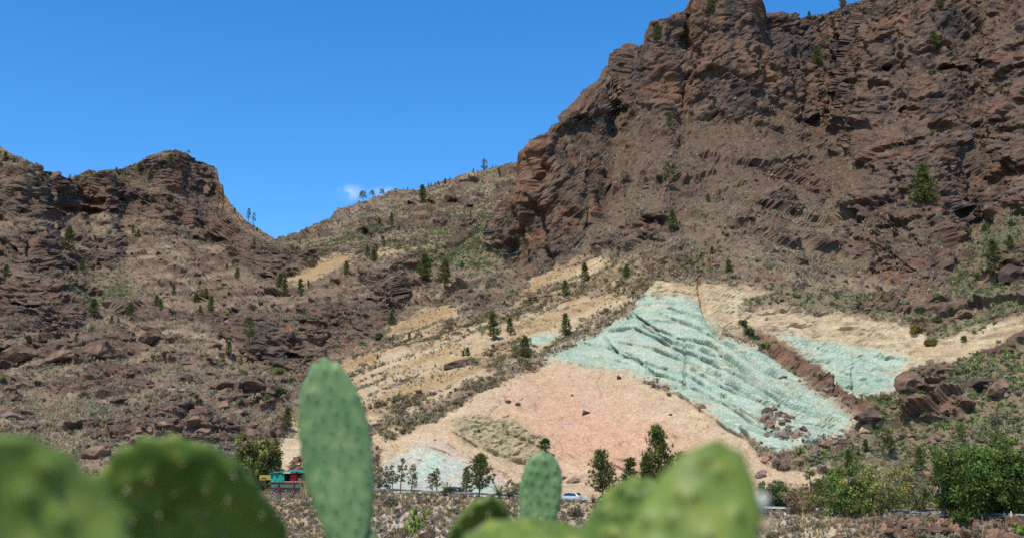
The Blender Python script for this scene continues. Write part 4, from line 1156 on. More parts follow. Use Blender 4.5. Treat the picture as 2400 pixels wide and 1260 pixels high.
i_g2 = pick(S2, (1 - S2['cliff'] * .9) * (.3 + sstep(-.1, .3, S2['c2'])), 5500)
i_g0 = pick(S0, (S0['row'] > 3) * (S0['row'] < 118) * (S0['P'][:, 1] > 100) * (.25 + sstep(-.2, .2, S0['c2'])) * (1 - .6 * sstep(1980, 2080, S0['px'])), 21000)
pts = np.concatenate([P1[i_g], S2['P'][i_g2], S0['P'][i_g0]])
gs = np.concatenate([.4 + .75 * RNG.random(len(i_g)) ** 1.5, .7 + .5 * RNG.random(len(i_g2)), .45 + .55 * RNG.random(len(i_g0))])
gcol = vary_col((.52, .43, .25), len(pts), .22, (.42, .36, .25), .4)
k0 = len(i_g) + len(i_g2)
gcol[k0:] = vary_col((.42, .30, .145), len(i_g0), .25, (.40, .36, .26), .4)
scatter('dry_grass', pts, np.stack([gs * 1.25, gs * 1.25, gs], 1), gcol, [grass_proto(s) for s in (1, 2, 3)], MAT['grass'], 'pale straw coloured grass tufts all over the slopes', 'grass', .25)

w_sh = (open1 * (.12 + .9 * sstep(.0, .35, patch2) + 1.1 * mid_right * (.25 + sstep(-.2, .25, patch))) + m1['veg'] * .7 * (.2 + sstep(-.1, .2, patch2)) + (S1['cliff'] + S1['outcrop']) * .10 + S1['left'] * sstep(.05, .25, -S1['diag']) * .6) * wD
i_s = pick(S1, w_sh * (1 - .35 * S1['upper']), 42000)
i_s2 = pick(S2, (1 - S2['cliff'] * .8) * (.25 + sstep(-.2, .3, -S2['c2'])), 14000)
i_s0 = pick(S0, (S0['row'] > 3) * (S0['row'] < 118) * (S0['P'][:, 1] > 100) * (.2 + sstep(.0, .3, -S0['c2'])), 5200)
pts = np.concatenate([P1[i_s], S2['P'][i_s2], S0['P'][i_s0]])
ss = np.concatenate([.45 + 1.3 * RNG.random(len(i_s)) ** 3, .9 + .9 * RNG.random(len(i_s2)), .5 + .7 * RNG.random(len(i_s0))])
lush = np.clip(np.concatenate([mid_right[i_s] * 1.0 + .16, np.full(len(i_s2), .72), np.full(len(i_s0), .12)]), 0, 1)
green_ = vary_col((.15, .185, .062), len(pts), .28, (.23, .25, .11), .5)
brown_ = vary_col((.25, .19, .125), len(pts), .25, (.28, .25, .17), .5)
scol = np.where((RNG.random(len(pts)) < lush)[:, None], green_, brown_)
vg = np.concatenate([m1['veg'][i_s], np.zeros(len(i_s2) + len(i_s0))]) > .3
scol[vg] = vary_col((.25, .175, .095), int(vg.sum()), .25, (.20, .20, .085), .4)
scatter('low_shrubs', pts, np.stack([ss, ss, ss * .85], 1), scol, [shrub_proto(s) for s in (11, 12, 13, 14)], MAT['leafy'], 'low grey green and brown scrub dotted over the slopes', 'scrub', .15)

w_st = (open1 * .6 + S1['outcrop'] * .8 + m1['debris'] * 6 + S1['tuff'] * .008) * sstep(-.1, .35, fbm(P1, 20, 3, seed=73) + .25 * sstep(760, 900, S1['spy'])) * wD
i_t = pick(S1, w_st, 9000)
i_t0 = pick(S0, (S0['row'] > 3) * (S0['row'] < 118) * (S0['P'][:, 1] > 100) * (.15 + S0['rocky']), 3500)
pts = np.concatenate([P1[i_t], S0['P'][i_t0]])
st = np.concatenate([.22 + 1.0 * RNG.random(len(i_t)) ** 5, .18 + .6 * RNG.random(len(i_t0)) ** 3])
scatter('loose_stones', pts, np.stack([st * (.8 + .5 * RNG.random(len(st))), st, st * .8], 1), vary_col((.20, .115, .075), len(pts), .3, (.17, .135, .105), .45), [rock_shape(s, 1) for s in (21, 22, 23)], MAT['pebble'], 'small red brown stones strewn over the slopes', 'stones', .5)

# ------------------------------------------------------------------ boulders
MAT['boulder'] = flat_mat('red_brown_lava_rock', (.175, .108, .070), .95, .1, .45, 1.6, bump=.35, rand=.25)
MAT['boulder_dark'] = flat_mat('dark_lava_rock', (.10, .066, .052), .95, .1, .4, 1.8, bump=.35, rand=.2)
MAT['boulder_ochre'] = flat_mat('ochre_tuff_block', (.44, .29, .15), .95, .1, .25, 1.8, bump=.3)
MAT['boulder_cream'] = flat_mat('cream_tuff_block', (.50, .43, .30), .95, .1, .2, 1.8, bump=.3)
MAT['boulder_mauve'] = flat_mat('mauve_rock', (.24, .155, .13), .95, .1, .3, 1.8, bump=.3)
ROCKM = {}


def rock_mesh(seed, mat):
    if (seed, mat) not in ROCKM:
        V, T = rock_shape(seed, 3)
        ROCKM[(seed, mat)] = fast_mesh('boulder', V, T, MAT[mat])
    return ROCKM[(seed, mat)]


def boulder(px, py, w, h, label, mat='boulder', sheet='hillside', seed=None, group=None, rz=None):
    p, i = surf(px, py + h * .35, sheet)
    s = p.y / F
    seed = seed if seed is not None else 31 + int(px * 7 + py) % 7
    o = obj('boulder', rock_mesh(seed, mat))
    o.location = p + Vector((0, 0, h * s * .12))
    o.scale = (w * s * .96, (w + h) * .45 * s, h * s * 1.1)
    o.rotation_euler = (random.uniform(-.15, .15), random.uniform(-.25, .25), random.uniform(-.5, .5) if rz is None else rz)
    return tag(o, label, 'boulder', group)


for a in (
    (520, 893, 42, 26, 'huge overhanging red brown boulder with a dark hollow under it, on the left slope'),
    (597, 903, 36, 25, 'huge rounded red brown boulder right of the overhanging one, beside green bushes'),
    (226, 1058, 44, 34, 'big rounded maroon boulder just above the dark cactus pad at lower left'),
    (150, 832, 50, 20, 'long flat topped brown rock slab in the row of blocks at left'),
    (236, 818, 42, 26, 'square reddish block at the right end of the rock row at left'),
    (52, 828, 50, 25, 'broad brown rock at the left end of the rock row'),
    (355, 786, 30, 22, 'square brown block alone on the pale slope, right of the rock row'),
    (352, 765, 24, 12, 'flat brown block lying on top of the lone square block'),
    (1072, 850, 28, 17, 'dark brown round boulder alone on the yellow rock slope', 'boulder_dark'),
    (2136, 892, 36, 31, 'huge grey brown boulder with deep shade under it, by the green rock band'),
    (2195, 868, 40, 28, 'huge rounded boulder leaning on the right of the shaded one'),
    (2287, 893, 46, 25, 'broad dark boulder among green scrub on the right slope', 'boulder_dark'),
    (2342, 905, 28, 24, 'brown boulder just right of the broad dark one on the right slope'),
    (2258, 938, 28, 20, 'brown boulder below the broad dark one on the right slope'),
    (2038, 975, 36, 17, 'long dark boulder at the lower end of the brown dike', 'boulder_dark'),
    (2033, 1000, 18, 18, 'rounded orange ochre boulder at the lower end of the brown dike', 'boulder_ochre'),
    (2062, 998, 10, 8, 'small orange rock right of the rounded ochre boulder', 'boulder_ochre'),
    (1942, 1040, 26, 16, 'brown boulder at the lower right corner of the green rock face'),
    (1972, 1034, 18, 14, 'dark boulder touching the brown one under the green rock face', 'boulder_dark'),
    (1970, 1018, 16, 13, 'cream coloured block above the dark boulder under the green face', 'boulder_cream'),
    (2186, 1024, 24, 15, 'red brown boulder with a shaded foot above the roadside trees at right'),
    (2130, 1020, 24, 9, 'flat dark slab left of the red boulder above the roadside trees', 'boulder_dark'),
    (1843, 1087, 17, 11, 'brown boulder on the ledge above the cream slope at right'),
    (1921, 1092, 13, 10, 'purplish boulder on the ledge right of the brown one', 'boulder_mauve'),
    (1820, 1083, 10, 8, 'small dark boulder left of the brown one on the ledge', 'boulder_dark'),
    (1342, 1124, 20, 14, 'mauve boulder at the foot of the orange slope above the silver car', 'boulder_mauve'),
    (1784, 1108, 14, 14, 'mauve rounded block on the cream slope right of the big blurred cactus', 'boulder_mauve'),
    (1451, 882, 6, 8, 'small dark stone block lying on the upper cream slope under the green rock', 'boulder_dark'),
    (1835, 880, 12, 5, 'flat brown block on the green rock left of the dike'),
    (1800, 962, 14, 14, 'dark brown rock standing out of the debris on the green face', 'boulder_dark'),
    (2252, 735, 24, 15, 'grey brown tilted boulder on the green scrub slope at right'),
    (2380, 640, 34, 34, 'big shaded rock at the right edge of the photo among scrub', 'boulder_dark'),
    (2318, 820, 16, 16, 'upright red brown rock at the lower end of the small yellow cliff at right'),
    (1280, 690, 14, 7, 'brown flat boulder in the scrub between the two ochre ledges'),
    (75, 855, 26, 14, 'reddish broken block below the rock row at far left'),
    (35, 930, 30, 16, 'brown boulder at far left above the blurred cactus'),
    (20, 970, 28, 16, 'purplish boulder at the far left edge above the blurred cactus', 'boulder_mauve'),
    (60, 966, 20, 16, 'dark red boulder right of the purplish one at far left'),
    (275, 935, 22, 10, 'low dark rock in the straw grass of the left slope', 'boulder_dark'),
    (305, 872, 13, 10, 'small dark boulder on the middle of the left slope', 'boulder_dark'),
    (232, 967, 9, 7, 'small brown stone alone above the dark cactus pad'),
    (520, 950, 24, 20, 'tilted reddish boulder below the overhanging boulder'),
    (555, 968, 22, 13, 'rounded reddish boulder right of the tilted one'),
    (450, 985, 26, 16, 'broken reddish boulder low on the left slope'),
    (470, 1005, 20, 14, 'reddish boulder directly above the rim of the dark cactus pad'),
    (440, 885, 16, 12, 'dark rounded boulder left of the overhanging boulder', 'boulder_dark'),
    (490, 872, 18, 8, 'brown slab at the upper left of the overhanging boulder'),
):
    boulder(*a)
for a in (
    (2200, 1240, 58, 22, 'wide red slab of rock below the road at lower right'),
    (2120, 1226, 26, 14, 'red boulder left of the wide slab below the road'),
    (2262, 1246, 13, 22, 'upright pinkish rock below the road right of the wide slab'),
    (2238, 1243, 12, 18, 'grey upright stone between the wide slab and the pinkish rock', 'boulder_mauve'),
    (2080, 1240, 20, 10, 'low red stone below the road near the brown bushes'),
    (990, 1208, 13, 20, 'dark mauve rock on the pale bank right of the tall cactus pad', 'boulder_mauve'),
    (1003, 1250, 24, 22, 'brown rock at the bottom edge right of the tall cactus pad', 'boulder_dark'),
    (1960, 1255, 20, 10, 'red stone at the bottom edge under the brown bush'),
):
    boulder(*a, **dict(sheet='ground')) if len(a) == 6 else boulder(*a, sheet='ground')

# places one can find in the photograph, to say where the many alike boulders and shrubs lie
MARKS = [(520, 893, 'the overhanging boulder'), (597, 903, 'the rounded huge boulder'), (226, 1058, 'the maroon boulder'), (150, 832, 'the long flat slab at left'), (355, 780, 'the lone square block'), (52, 828, 'the broad rock at far left'),
         (220, 720, 'the dense round left pine'), (304, 725, 'the conical left pine'), (161, 560, 'the tall pine at the left cliff'), (379, 715, 'the pine pair on the left slope'), (584, 780, 'the ragged pine on the lava face'), (170, 491, 'the long dark cave'), (625, 655, 'the cave under the saddle'), (669, 985, 'the conical pine near the cactus'),
         (653, 870, 'the bright round bush'), (810, 630, 'the solid dark pine'), (764, 830, 'the tall cactus tip'), (2136, 892, 'the huge shaded boulder'), (2287, 893, 'the broad dark boulder'), (2186, 1024, 'the red boulder above the trees'), (2252, 735, 'the tilted boulder at right'), (2334, 610, 'the tall narrow right pine'), (2168, 430, 'the biggest right pine'),
         (2033, 1000, 'the ochre boulder'), (2320, 800, 'the small yellow cliff'), (2380, 640, 'the rock at the right edge'), (1621, 620, 'the sparse pine above the green rock'), (1711, 620, 'the bushy pale pine'), (1671, 585, 'the round little pine'), (1870, 602, 'the yellow green small bush'), (2054, 580, 'the tiny bright pine'), (2150, 770, 'the rusty bushes'), (1930, 675, 'the rust coloured small bush'),
         (1568, 410, 'the tall thin open pine'), (1579, 520, 'the pine by the cave block'), (1570, 285, 'the pine under the upper cliff'), (1660, 465, 'the faint small pine'), (1916, 130, 'the pine on the dark cliff'), (1360, 360, 'the pale dead trunk'), (2200, 1240, 'the wide red slab'), (2262, 1240, 'the upright pinkish rock'), (2120, 1226, 'the red boulder by the slab'), (1328, 760, 'the pine on the scrub band'), (2085, 1040, 'the olive open pine')]
ORD = ['nearest', 'second nearest', 'third nearest', 'fourth nearest', 'fifth nearest', 'sixth nearest', 'seventh nearest', 'eighth nearest', 'ninth nearest', 'tenth nearest', 'eleventh nearest', 'twelfth nearest']


def label_by_place(items):
    """items: (object, column, row, look): a label of its own for each, by the nearest landmark"""
    bins = {}
    for o, x, y, look in items:
        d, mx, my, name = min(((x - a) ** 2 + (y - b) ** 2, a, b, n) for a, b, n in MARKS)
        dx_, dy_ = x - mx, y - my
        where = ('right of' if dx_ > 0 else 'left of') if abs(dx_) > abs(dy_) else ('below' if dy_ > 0 else 'above')
        bins.setdefault((look, where, name), []).append((d, o))
    for (look, where, name), lst in bins.items():
        for k, (d, o) in enumerate(sorted(lst, key=lambda q: q[0])):
            o['label'] = f'{look} {where} {name}' if len(lst) == 1 else f'{look}, {ORD[min(k, 11)]} {where} {name}'


PLACED = []
# medium boulders, zone by zone
for (n_, x0, x1, y0, y1, smin, smax, lab, grp) in (
    (46, 20, 640, 790, 1010, 6, 15, 'medium sized red brown boulder lying in the left slope scree', 'boulders of the left scree'),
    (30, 2080, 2390, 790, 1040, 6, 15, 'brown boulder half buried in the green right slope', 'boulders of the right scrub slope'),
    (34, 1620, 2130, 600, 735, 5, 11, 'dark lava block on the straw slope above the coloured rock', 'lava blocks above the coloured rock'),
    (20, 500, 900, 820, 960, 5, 12, 'purplish boulder in the gully left of the yellow rock', 'boulders of the gully'),
    (26, 60, 600, 560, 760, 5, 10, 'brown boulder on the far terraces at left', 'boulders of the far terraces'),
    (14, 2050, 2390, 1215, 1258, 5, 11, 'red stone on the bank below the road at right', 'stones below the road'),
):
    k = 0
    while k < n_:
        x, y = random.uniform(x0, x1), random.uniform(y0, y1)
        sh = 'ground' if y0 > 1200 else 'hillside'
        _, i = surf(x, y, sh)
        if sh == 'hillside' and (S1['tuff'][i] > .3 or S1['M']['lava'][i] > .3): continue
        s_ = smin + (smax - smin) * random.random() ** 2
        mt_ = random.choice(('boulder', 'boulder', 'boulder_dark'))
        o = boulder(x, y, s_, s_ * random.uniform(.6, .85), lab, mt_, sh, 31 + k % 7, grp)
        PLACED.append((o, x, y, ('small ' if s_ < (smin + smax) / 2 else 'medium sized ') + ('dark lava boulder' if mt_ == 'boulder_dark' else 'red brown boulder')))
        k += 1

# ------------------------------------------------------------------ trees
MAT['bark'] = flat_mat('pine_bark', (.16, .10, .07), .95, .1, .3, 3.0)
MAT['bark_grey'] = flat_mat('grey_bark', (.26, .22, .18), .95, .1, .3, 3.0)
MAT['needles'] = attr_mat('pine_needles', .75, .25, grain=0, trans=.25)
MAT['frond'] = flat_mat('palm_frond', (.17, .20, .055), .6, .35, .25, 2.0)
MAT['frond_dry'] = flat_mat('dry_palm_frond', (.36, .27, .13), .8, .2, .25, 2.0)


def tube(path, radii, sides=6):
    """tapered tube along a list of points"""
    P = np.array(path, float); V, T = [], []
    for k, p in enumerate(P):
        t = P[min(k + 1, len(P) - 1)] - P[max(k - 1, 0)]
        t /= np.linalg.norm(t) + 1e-9
        a = np.cross(t, (1, 0, 0) if abs(t[0]) < .8 else (0, 1, 0)); a /= np.linalg.norm(a); b = np.cross(t, a)
        for j in range(sides):
            th = 6.2832 * j / sides
            V.append(p + (a * math.cos(th) + b * math.sin(th)) * radii[k])
    for k in range(len(P) - 1):
        for j in range(sides):
            q0, q1 = k * sides + j, k * sides + (j + 1) % sides
            T += [(q0, q1, q1 + sides), (q0, q1 + sides, q0 + sides)]
    return np.array(V), np.array(T)


def join(parts):
    Vs, Ts, k = [], [], 0
    for V, T in parts:
        Vs.append(V); Ts.append(T + k); k += len(V)
    return np.concatenate(Vs), np.concatenate(Ts)


def tuft(c, axis, n, ln, wd, r):
    """a pompom of needles round c"""
    v = r.normal(size=(n, 3)) + axis * .9
    v /= np.linalg.norm(v, axis=1, keepdims=True)
    b = np.cross(v, r.normal(size=(n, 3))); b /= np.linalg.norm(b, axis=1, keepdims=True) + 1e-6
    l = ln * (.7 + .6 * r.random(n))[:, None]
    V = np.stack([c + v * l * .1 - b * wd, c + v * l * .1 + b * wd, c + v * l], 1).reshape(-1, 3)
    return V, np.arange(3 * n).reshape(-1, 3)


def pine_shape(kind, seed):
    """crown and trunk of a Canary pine, one unit tall"""
    r = np.random.default_rng(seed)
    cfg = dict(young=(.10, .165, 15, 5, .105, 1.0), bushy=(.05, .30, 14, 6, .13, .8), open=(.30, .24, 9, 5, .12, .55), umbrella=(.42, .30, 6, 7, .13, .35),
               slender=(.33, .165, 8, 5, .10, .7), wide=(.20, .37, 13, 8, .105, .75), sparse=(.30, .13, 7, 4, .10, .5))[kind]
    z0, rad, nw, nb, ln, taper = cfg
    crown, wood, tint = [], [], []
    bend = r.normal(size=2) * .02
    top = np.array([bend[0], bend[1], 1.0 - ln * .5])
    wood.append(tube([(0, 0, -.04), (bend[0] * .3, bend[1] * .3, .35), (bend[0] * .7, bend[1] * .7, .7), top], [.02, .016, .010, .004]))
    base = np.array([.125, .150, .045])
    for w in range(nw):
        f = (w + .3 * r.random()) / nw
        z = z0 + (.97 - z0) * f
        if kind == 'umbrella': rr = rad * math.sqrt(max(.06, 1 - (f * 1.05 - .25) ** 2 * 1.3)) * (1 - .35 * f)
        else: rr = rad * ((1 - f) ** taper * .92 + .08) * (.55 + .45 * min(1, f * 5 + .3))
        for b in range(nb):
            if r.random() < (.28 if kind in ('open', 'sparse', 'slender') else .1): continue
            a = 6.283 * (b + r.random()) / nb
            R = rr * (.65 + .55 * r.random())
            o = np.array([bend[0] * z, bend[1] * z, z])
            tip = o + np.array([math.cos(a) * R, math.sin(a) * R, R * r.uniform(.1, .55)])
            wood.append(tube([o, (o + tip) / 2 - (0, 0, R * .06), tip], [.006, .004, .002], 3))
            m = 3 if kind in ('bushy', 'wide') else 2
            for q in range(m):
                c = o + (tip - o) * (1 - .42 * q * r.uniform(.6, 1.1)) + r.normal(size=3) * .012
                V, T = tuft(c, (tip - o) / (R + 1e-6) + np.array([0, 0, .5]), 11, ln * r.uniform(.55, .95), ln * .10, r)
                crown.append((V, T))
                tint.append(np.tile(base * r.uniform(.65, 1.45) * np.array([r.uniform(.85, 1.35), 1, r.uniform(.7, 1.1)]), (len(V), 1)))
    V, T = tuft(top, np.array([0, 0, 2.0]), 14, ln * .8, ln * .09, r)
    crown.append((V, T)); tint.append(np.tile(base * 1.2, (len(V), 1)))
    return join(crown), np.concatenate(tint), join(wood)


TREEM = {}


def tree_meshes(kind, v):
    if (kind, v) not in TREEM:
        (V, T), tint, (WV, WT) = pine_shape(kind, 100 + v * 13 + len(kind) * 7)
        TREEM[(kind, v)] = (fast_mesh('crown', V, T, MAT['needles'], tint), fast_mesh('trunk', WV, WT, MAT['bark']))
    return TREEM[(kind, v)]


def pine(p, h, kind, label, group=None, wide=1.0, name='pine_tree'):
    e = empty(name, p, random.random() * 6.28)
    e.scale = (h * wide, h * wide, h)
    e.rotation_euler = (random.uniform(-.07, .07), random.uniform(-.07, .07), e.rotation_euler.z)
    cm_, tm_ = tree_meshes(kind, random.randrange(3))
    obj('trunk', tm_, e); obj('crown', cm_, e)
    return tag(e, label, 'tree', group)


RIDGE = 'pines along the far ridge line'
FARL = 'young pines on the far left terraces'
for (x, y, h, kind, lab, *g) in (
    # back hill
    (853, 474, 31, 'umbrella', 'leftmost and tallest of three umbrella shaped pines on the ridge by the cloud'),
    (874, 463, 21, 'umbrella', 'middle umbrella pine with bare trunk of three on the ridge'),
    (893, 464, 22, 'umbrella', 'rightmost layered pine of three on the ridge by the cloud'),
    (905, 462, 9, 'young', 'small dark pine on the far ridge line', RIDGE), (925, 448, 10, 'umbrella', 'little round topped pine on the ridge right of the three umbrella pines'),
    (954, 445, 8, 'young', 'small dark pine on the far ridge line', RIDGE), (970, 447, 8, 'young', 'small dark pine on the far ridge line', RIDGE),
    (992, 468, 38, 'bushy', 'big dark two tiered pine rising from just under the ridge'),
    (1002, 439, 12, 'young', 'small dark pine on the far ridge line', RIDGE), (1010, 435, 10, 'young', 'small dark pine on the far ridge line', RIDGE), (1017, 432, 9, 'young', 'small dark pine on the far ridge line', RIDGE),
    (1027, 431, 11, 'young', 'small dark pine on the far ridge line', RIDGE), (1039, 429, 14, 'bushy', 'small dark pine on the far ridge line', RIDGE), (1054, 424, 8, 'young', 'small dark pine on the far ridge line', RIDGE),
    (1106, 404, 13, 'young', 'small dark pine on the far ridge line', RIDGE), (1098, 414, 9, 'bushy', 'small dark pine on the far ridge line', RIDGE), (1133, 406, 38, 'open', 'tall layered old pine alone on the ridge, left of the red cliff'),
    (1153, 393, 8, 'young', 'small dark pine on the far ridge line', RIDGE), (1160, 391, 6, 'young', 'small dark pine on the far ridge line', RIDGE), (1170, 408, 15, 'bushy', 'round green pine bush under the ridge right of the tall layered pine'),
    (918, 534, 37, 'young', 'bright green narrow pine by the dark cliff on the back hill'), (890, 527, 18, 'bushy', 'yellowish low pine left of the bright narrow one on the back hill'),
    (848, 546, 18, 'young', 'grey green pine on the dark ledge of the back hill'), (871, 556, 12, 'bushy', 'small round pine beside the cave on the back hill'), (1104, 512, 18, 'young', 'pale green pine alone on the grassy flank left of the red cliff'),
    (701, 572, 16, 'young', 'dark little pine at the saddle between the mountains'),
): 
    p, _ = surf(x, y, 'hill'); pine(p, h * p.y / F, kind, lab, g[0] if g else None)
for (x, y, h, kind, lab, *g) in (
    (900, 578, 16, 'young', 'small pine at the top of the beige slope right of the saddle'), (882, 588, 15, 'young', 'small pine just below the topmost one of the beige slope'),
    (861, 604, 28, 'young', 'left narrow pine of the pair on the beige slope'), (877, 611, 28, 'bushy', 'right bushy pine of the pair on the beige slope'), (810, 647, 34, 'young', 'solid dark pine on the red rock right of the yellow patch'),
    (998, 657, 58, 'bushy', 'broad dark leaning pine on the cliff foot, left of the narrow one', ), (1042, 669, 62, 'young', 'tall narrow dark pine right of the broad leaning one'),
    (653, 671, 30, 'bushy', 'pine at the left end of the yellow patch under the saddle'), (667, 691, 38, 'young', 'tall narrow pine below the yellow patch, left of the pair'), (703, 693, 37, 'young', 'tall narrow pine below the yellow patch, right of the pair'), (722, 670, 14, 'young', 'small pine on the yellow patch under the saddle'), (716, 612, 14, 'young', 'tiny pine on the dark ledge above the yellow patch'),
    (272, 404, 13, 'young', 'single pine on the skyline left of the rocky peak'), (163, 424, 15, 'open', 'layered pine in the notch of the left skyline'), (327, 400, 20, 'bushy', 'dark pine on the left shoulder of the rocky peak'), (351, 419, 18, 'bushy', 'round pine below the shoulder of the rocky peak'), (398, 388, 27, 'bushy', 'dark pine growing on the rocky peak itself'), (446, 362, 10, 'umbrella', 'flat crowned little pine on the tip of the rocky peak'),
    (374, 368, 6, 'young', 'tiny pine at the left rim of the rocky peak'), (583, 523, 35, 'sparse', 'thin sparse pine on the right ridge of the peak, left of the pair'), (596, 531, 32, 'sparse', 'thin sparse pine on the right ridge of the peak, right of the pair'), (549, 497, 12, 'young', 'small pine above the sparse pair on the peak ridge'), (602, 540, 9, 'bushy', 'small bush like pine below the sparse pair on the ridge'),
    (161, 585, 56, 'young', 'tall narrow pine against the left cliff band'), (311, 543, 18, 'young', 'left small pine of two on the terrace below the peak'), (324, 556, 18, 'young', 'right small pine of two on the terrace below the peak'), (28, 460, 22, 'young', 'pine against the dark cliff at far upper left'),
    (12, 374, 18, 'bushy', 'dark pine on the far left skyline corner'), (32, 378, 11, 'bushy', 'smaller pine next to the one in the far left skyline corner'), (62, 381, 8, 'young', 'tiny pine on the step of the far left skyline'), (79, 391, 7, 'umbrella', 'flat little pine under the step of the far left skyline'),
    (160, 641, 12, 'young', 'young pine on the far left terraces', FARL), (179, 641, 14, 'young', 'young pine on the far left terraces', FARL), (191, 635, 25, 'young', 'young pine on the far left terraces', FARL), (219, 632, 16, 'young', 'young pine on the far left terraces', FARL), (235, 629, 9, 'young', 'young pine on the far left terraces', FARL),
    (530, 632, 15, 'young', 'small pine left of the cave mouth under the saddle'), (555, 653, 25, 'young', 'taller pine at the cliff left of the cave mouth'), (594, 573, 14, 'young', 'little pine on the slope below the sparse pair'), (12, 646, 25, 'bushy', 'wide bright green pine bush at the left edge'),
    (220, 739, 36, 'bushy', 'dense dark round pine right of the left cliffs, casting a clear shadow'), (304, 741, 34, 'young', 'conical bright pine right of the dense round one'), (260, 757, 20, 'young', 'small pine between the round and the conical one'), (276, 752, 9, 'bushy', 'tiny pine bush beside the small pine left of the conical one'),
    (364, 720, 28, 'young', 'left pine of the pair beside the reddish block on the upper left slope'), (379, 723, 22, 'young', 'right pine of the pair beside the reddish block'), (407, 689, 22, 'young', 'lone pale pine higher up the left slope'), (470, 735, 20, 'young', 'thin small pine left of the dark narrow one above the lava face'), (496, 729, 32, 'young', 'dark narrow pine above the lava face'), (458, 707, 22, 'bushy', 'bushy pine near the red rock above the lava face'), (482, 695, 22, 'young', 'pine in front of the red rock above the lava face'),
    (91, 798, 18, 'young', 'bright pine at the foot of the left cliffs'), (176, 801, 14, 'young', 'small pine above the rock row at left'), (584, 809, 60, 'open', 'dark ragged pine growing on the grey streaked lava face'), (536, 833, 31, 'young', 'narrow pine left of the lava face foot'), (669, 1006, 48, 'young', 'conical pine on the slope left of the tall cactus pad'),
    (1158, 795, 60, 'young', 'tallest narrow pine on the yellow rock, left of its smaller twin'), (1197, 783, 38, 'young', 'smaller narrow pine right of the tallest one on the yellow rock'), (1231, 836, 46, 'bushy', 'dense dark pine at the edge of the scrub band in the coloured rock'), (960, 795, 18, 'young', 'small pine on the left ochre slope'), (920, 795, 12, 'young', 'tiny pine left of the small one on the ochre slope'), (883, 840, 12, 'young', 'tiny dark pine on the white ledge of the yellow rock'),
    (918, 760, 30, 'young', 'pine at the right end of the lava face'), (1096, 833, 20, 'bushy', 'yellow green pine behind the lone round boulder'), (1084, 833, 13, 'bushy', 'small yellow green pine left of the one behind the round boulder'), (935, 936, 20, 'slender', 'thin sapling pine on the pale lower rock'), (764, 839, 18, 'young', 'pine just above the tip of the tall cactus pad'), (1184, 716, 14, 'young', 'little pine at the left end of the ochre ledge'),
    (1328, 783, 48, 'young', 'dark narrow pine standing on the scrub band left of the green rock'), (1322, 692, 36, 'young', 'narrow pine between the two ochre ledges'), (1373, 657, 42, 'young', 'narrow pine at the upper edge of the ochre ledges'), (1466, 651, 28, 'bushy', 'yellow green bushy pine right of the upper ochre tongue'), (1621, 642, 48, 'sparse', 'sparse pale pine above the dark cap of the green rock'), (1660, 639, 30, 'sparse', 'sparse small pine right of the one above the green rock cap'), (1711, 636, 30, 'bushy', 'bushy pale pine on the straw slope right of the cap'),
    (1568, 445, 66, 'open', 'tall thin open pine in the middle of the main slope'), (1579, 541, 48, 'young', 'narrow pine right of the cave block on the main slope'), (1570, 298, 32, 'young', 'pine at the foot of the upper cliff'), (1660, 472, 20, 'young', 'faint small pine on the main slope right of the tall thin one'), (1671, 594, 18, 'bushy', 'round dark little pine on the straw slope'),
    (1897, 45, 20, 'young', 'single pine on the plateau skyline right of the rock tower'), (1976, 17, 30, 'bushy', 'dark pine where the skyline rises at upper right'), (1916, 148, 43, 'bushy', 'bright green pine clinging to the dark upper cliff'), (2193, 105, 36, 'bushy', 'dense bright pine on the upper right cliff'), (2206, 17, 28, 'bushy', 'wide dark pine at the very top right of centre'), (1953, 65, 22, 'young', 'pine just below the plateau rim'), (2026, 34, 18, 'bushy', 'small pine below the rising skyline at upper right'), (2148, 40, 38, 'sparse', 'tall faint pine on the upper right cliff face'),
    (1579, 38, 9, 'young', 'tiny pine on the shoulder left of the rock tower'), (1540, 95, 42, 'young', 'narrow pine on the outer pillar left of the rock tower'), (1664, 32, 38, 'bushy', 'pine growing in the cleft of the rock tower'),
    (2168, 480, 92, 'bushy', 'biggest pine of the right slope, dense and dark against the rock'), (2334, 650, 78, 'young', 'tall dark narrow pine at right below the rock spur'), (2366, 579, 30, 'bushy', 'small pine above the tall narrow one at right'), (2054, 588, 15, 'young', 'tiny bright pine among boulders on the right slope'),
):
    p, _ = surf(x, y, 'hillside'); pine(p, h * 1.12 * p.y / F, kind, lab, g[0] if g else None, 1.45 if kind == 'young' else 1.1)
    if kind == 'bushy' and h > 55: pass

for grp_, txt in ((RIDGE, 'small dark pine on the far ridge line'), (FARL, 'young pine on the far left terraces')):
    lst = sorted((o for o in COL.objects if o.get('group') == grp_), key=lambda o: o.location.x / o.location.y)
    nth = ['first', 'second', 'third', 'fourth', 'fifth', 'sixth', 'seventh', 'eighth', 'ninth', 'tenth', 'eleventh', 'twelfth', 'thirteenth', 'fourteenth', 'fifteenth']
    for k, o in enumerate(lst): o['label'] = f'{txt}, {nth[min(k, 14)]} of its kind from the left'

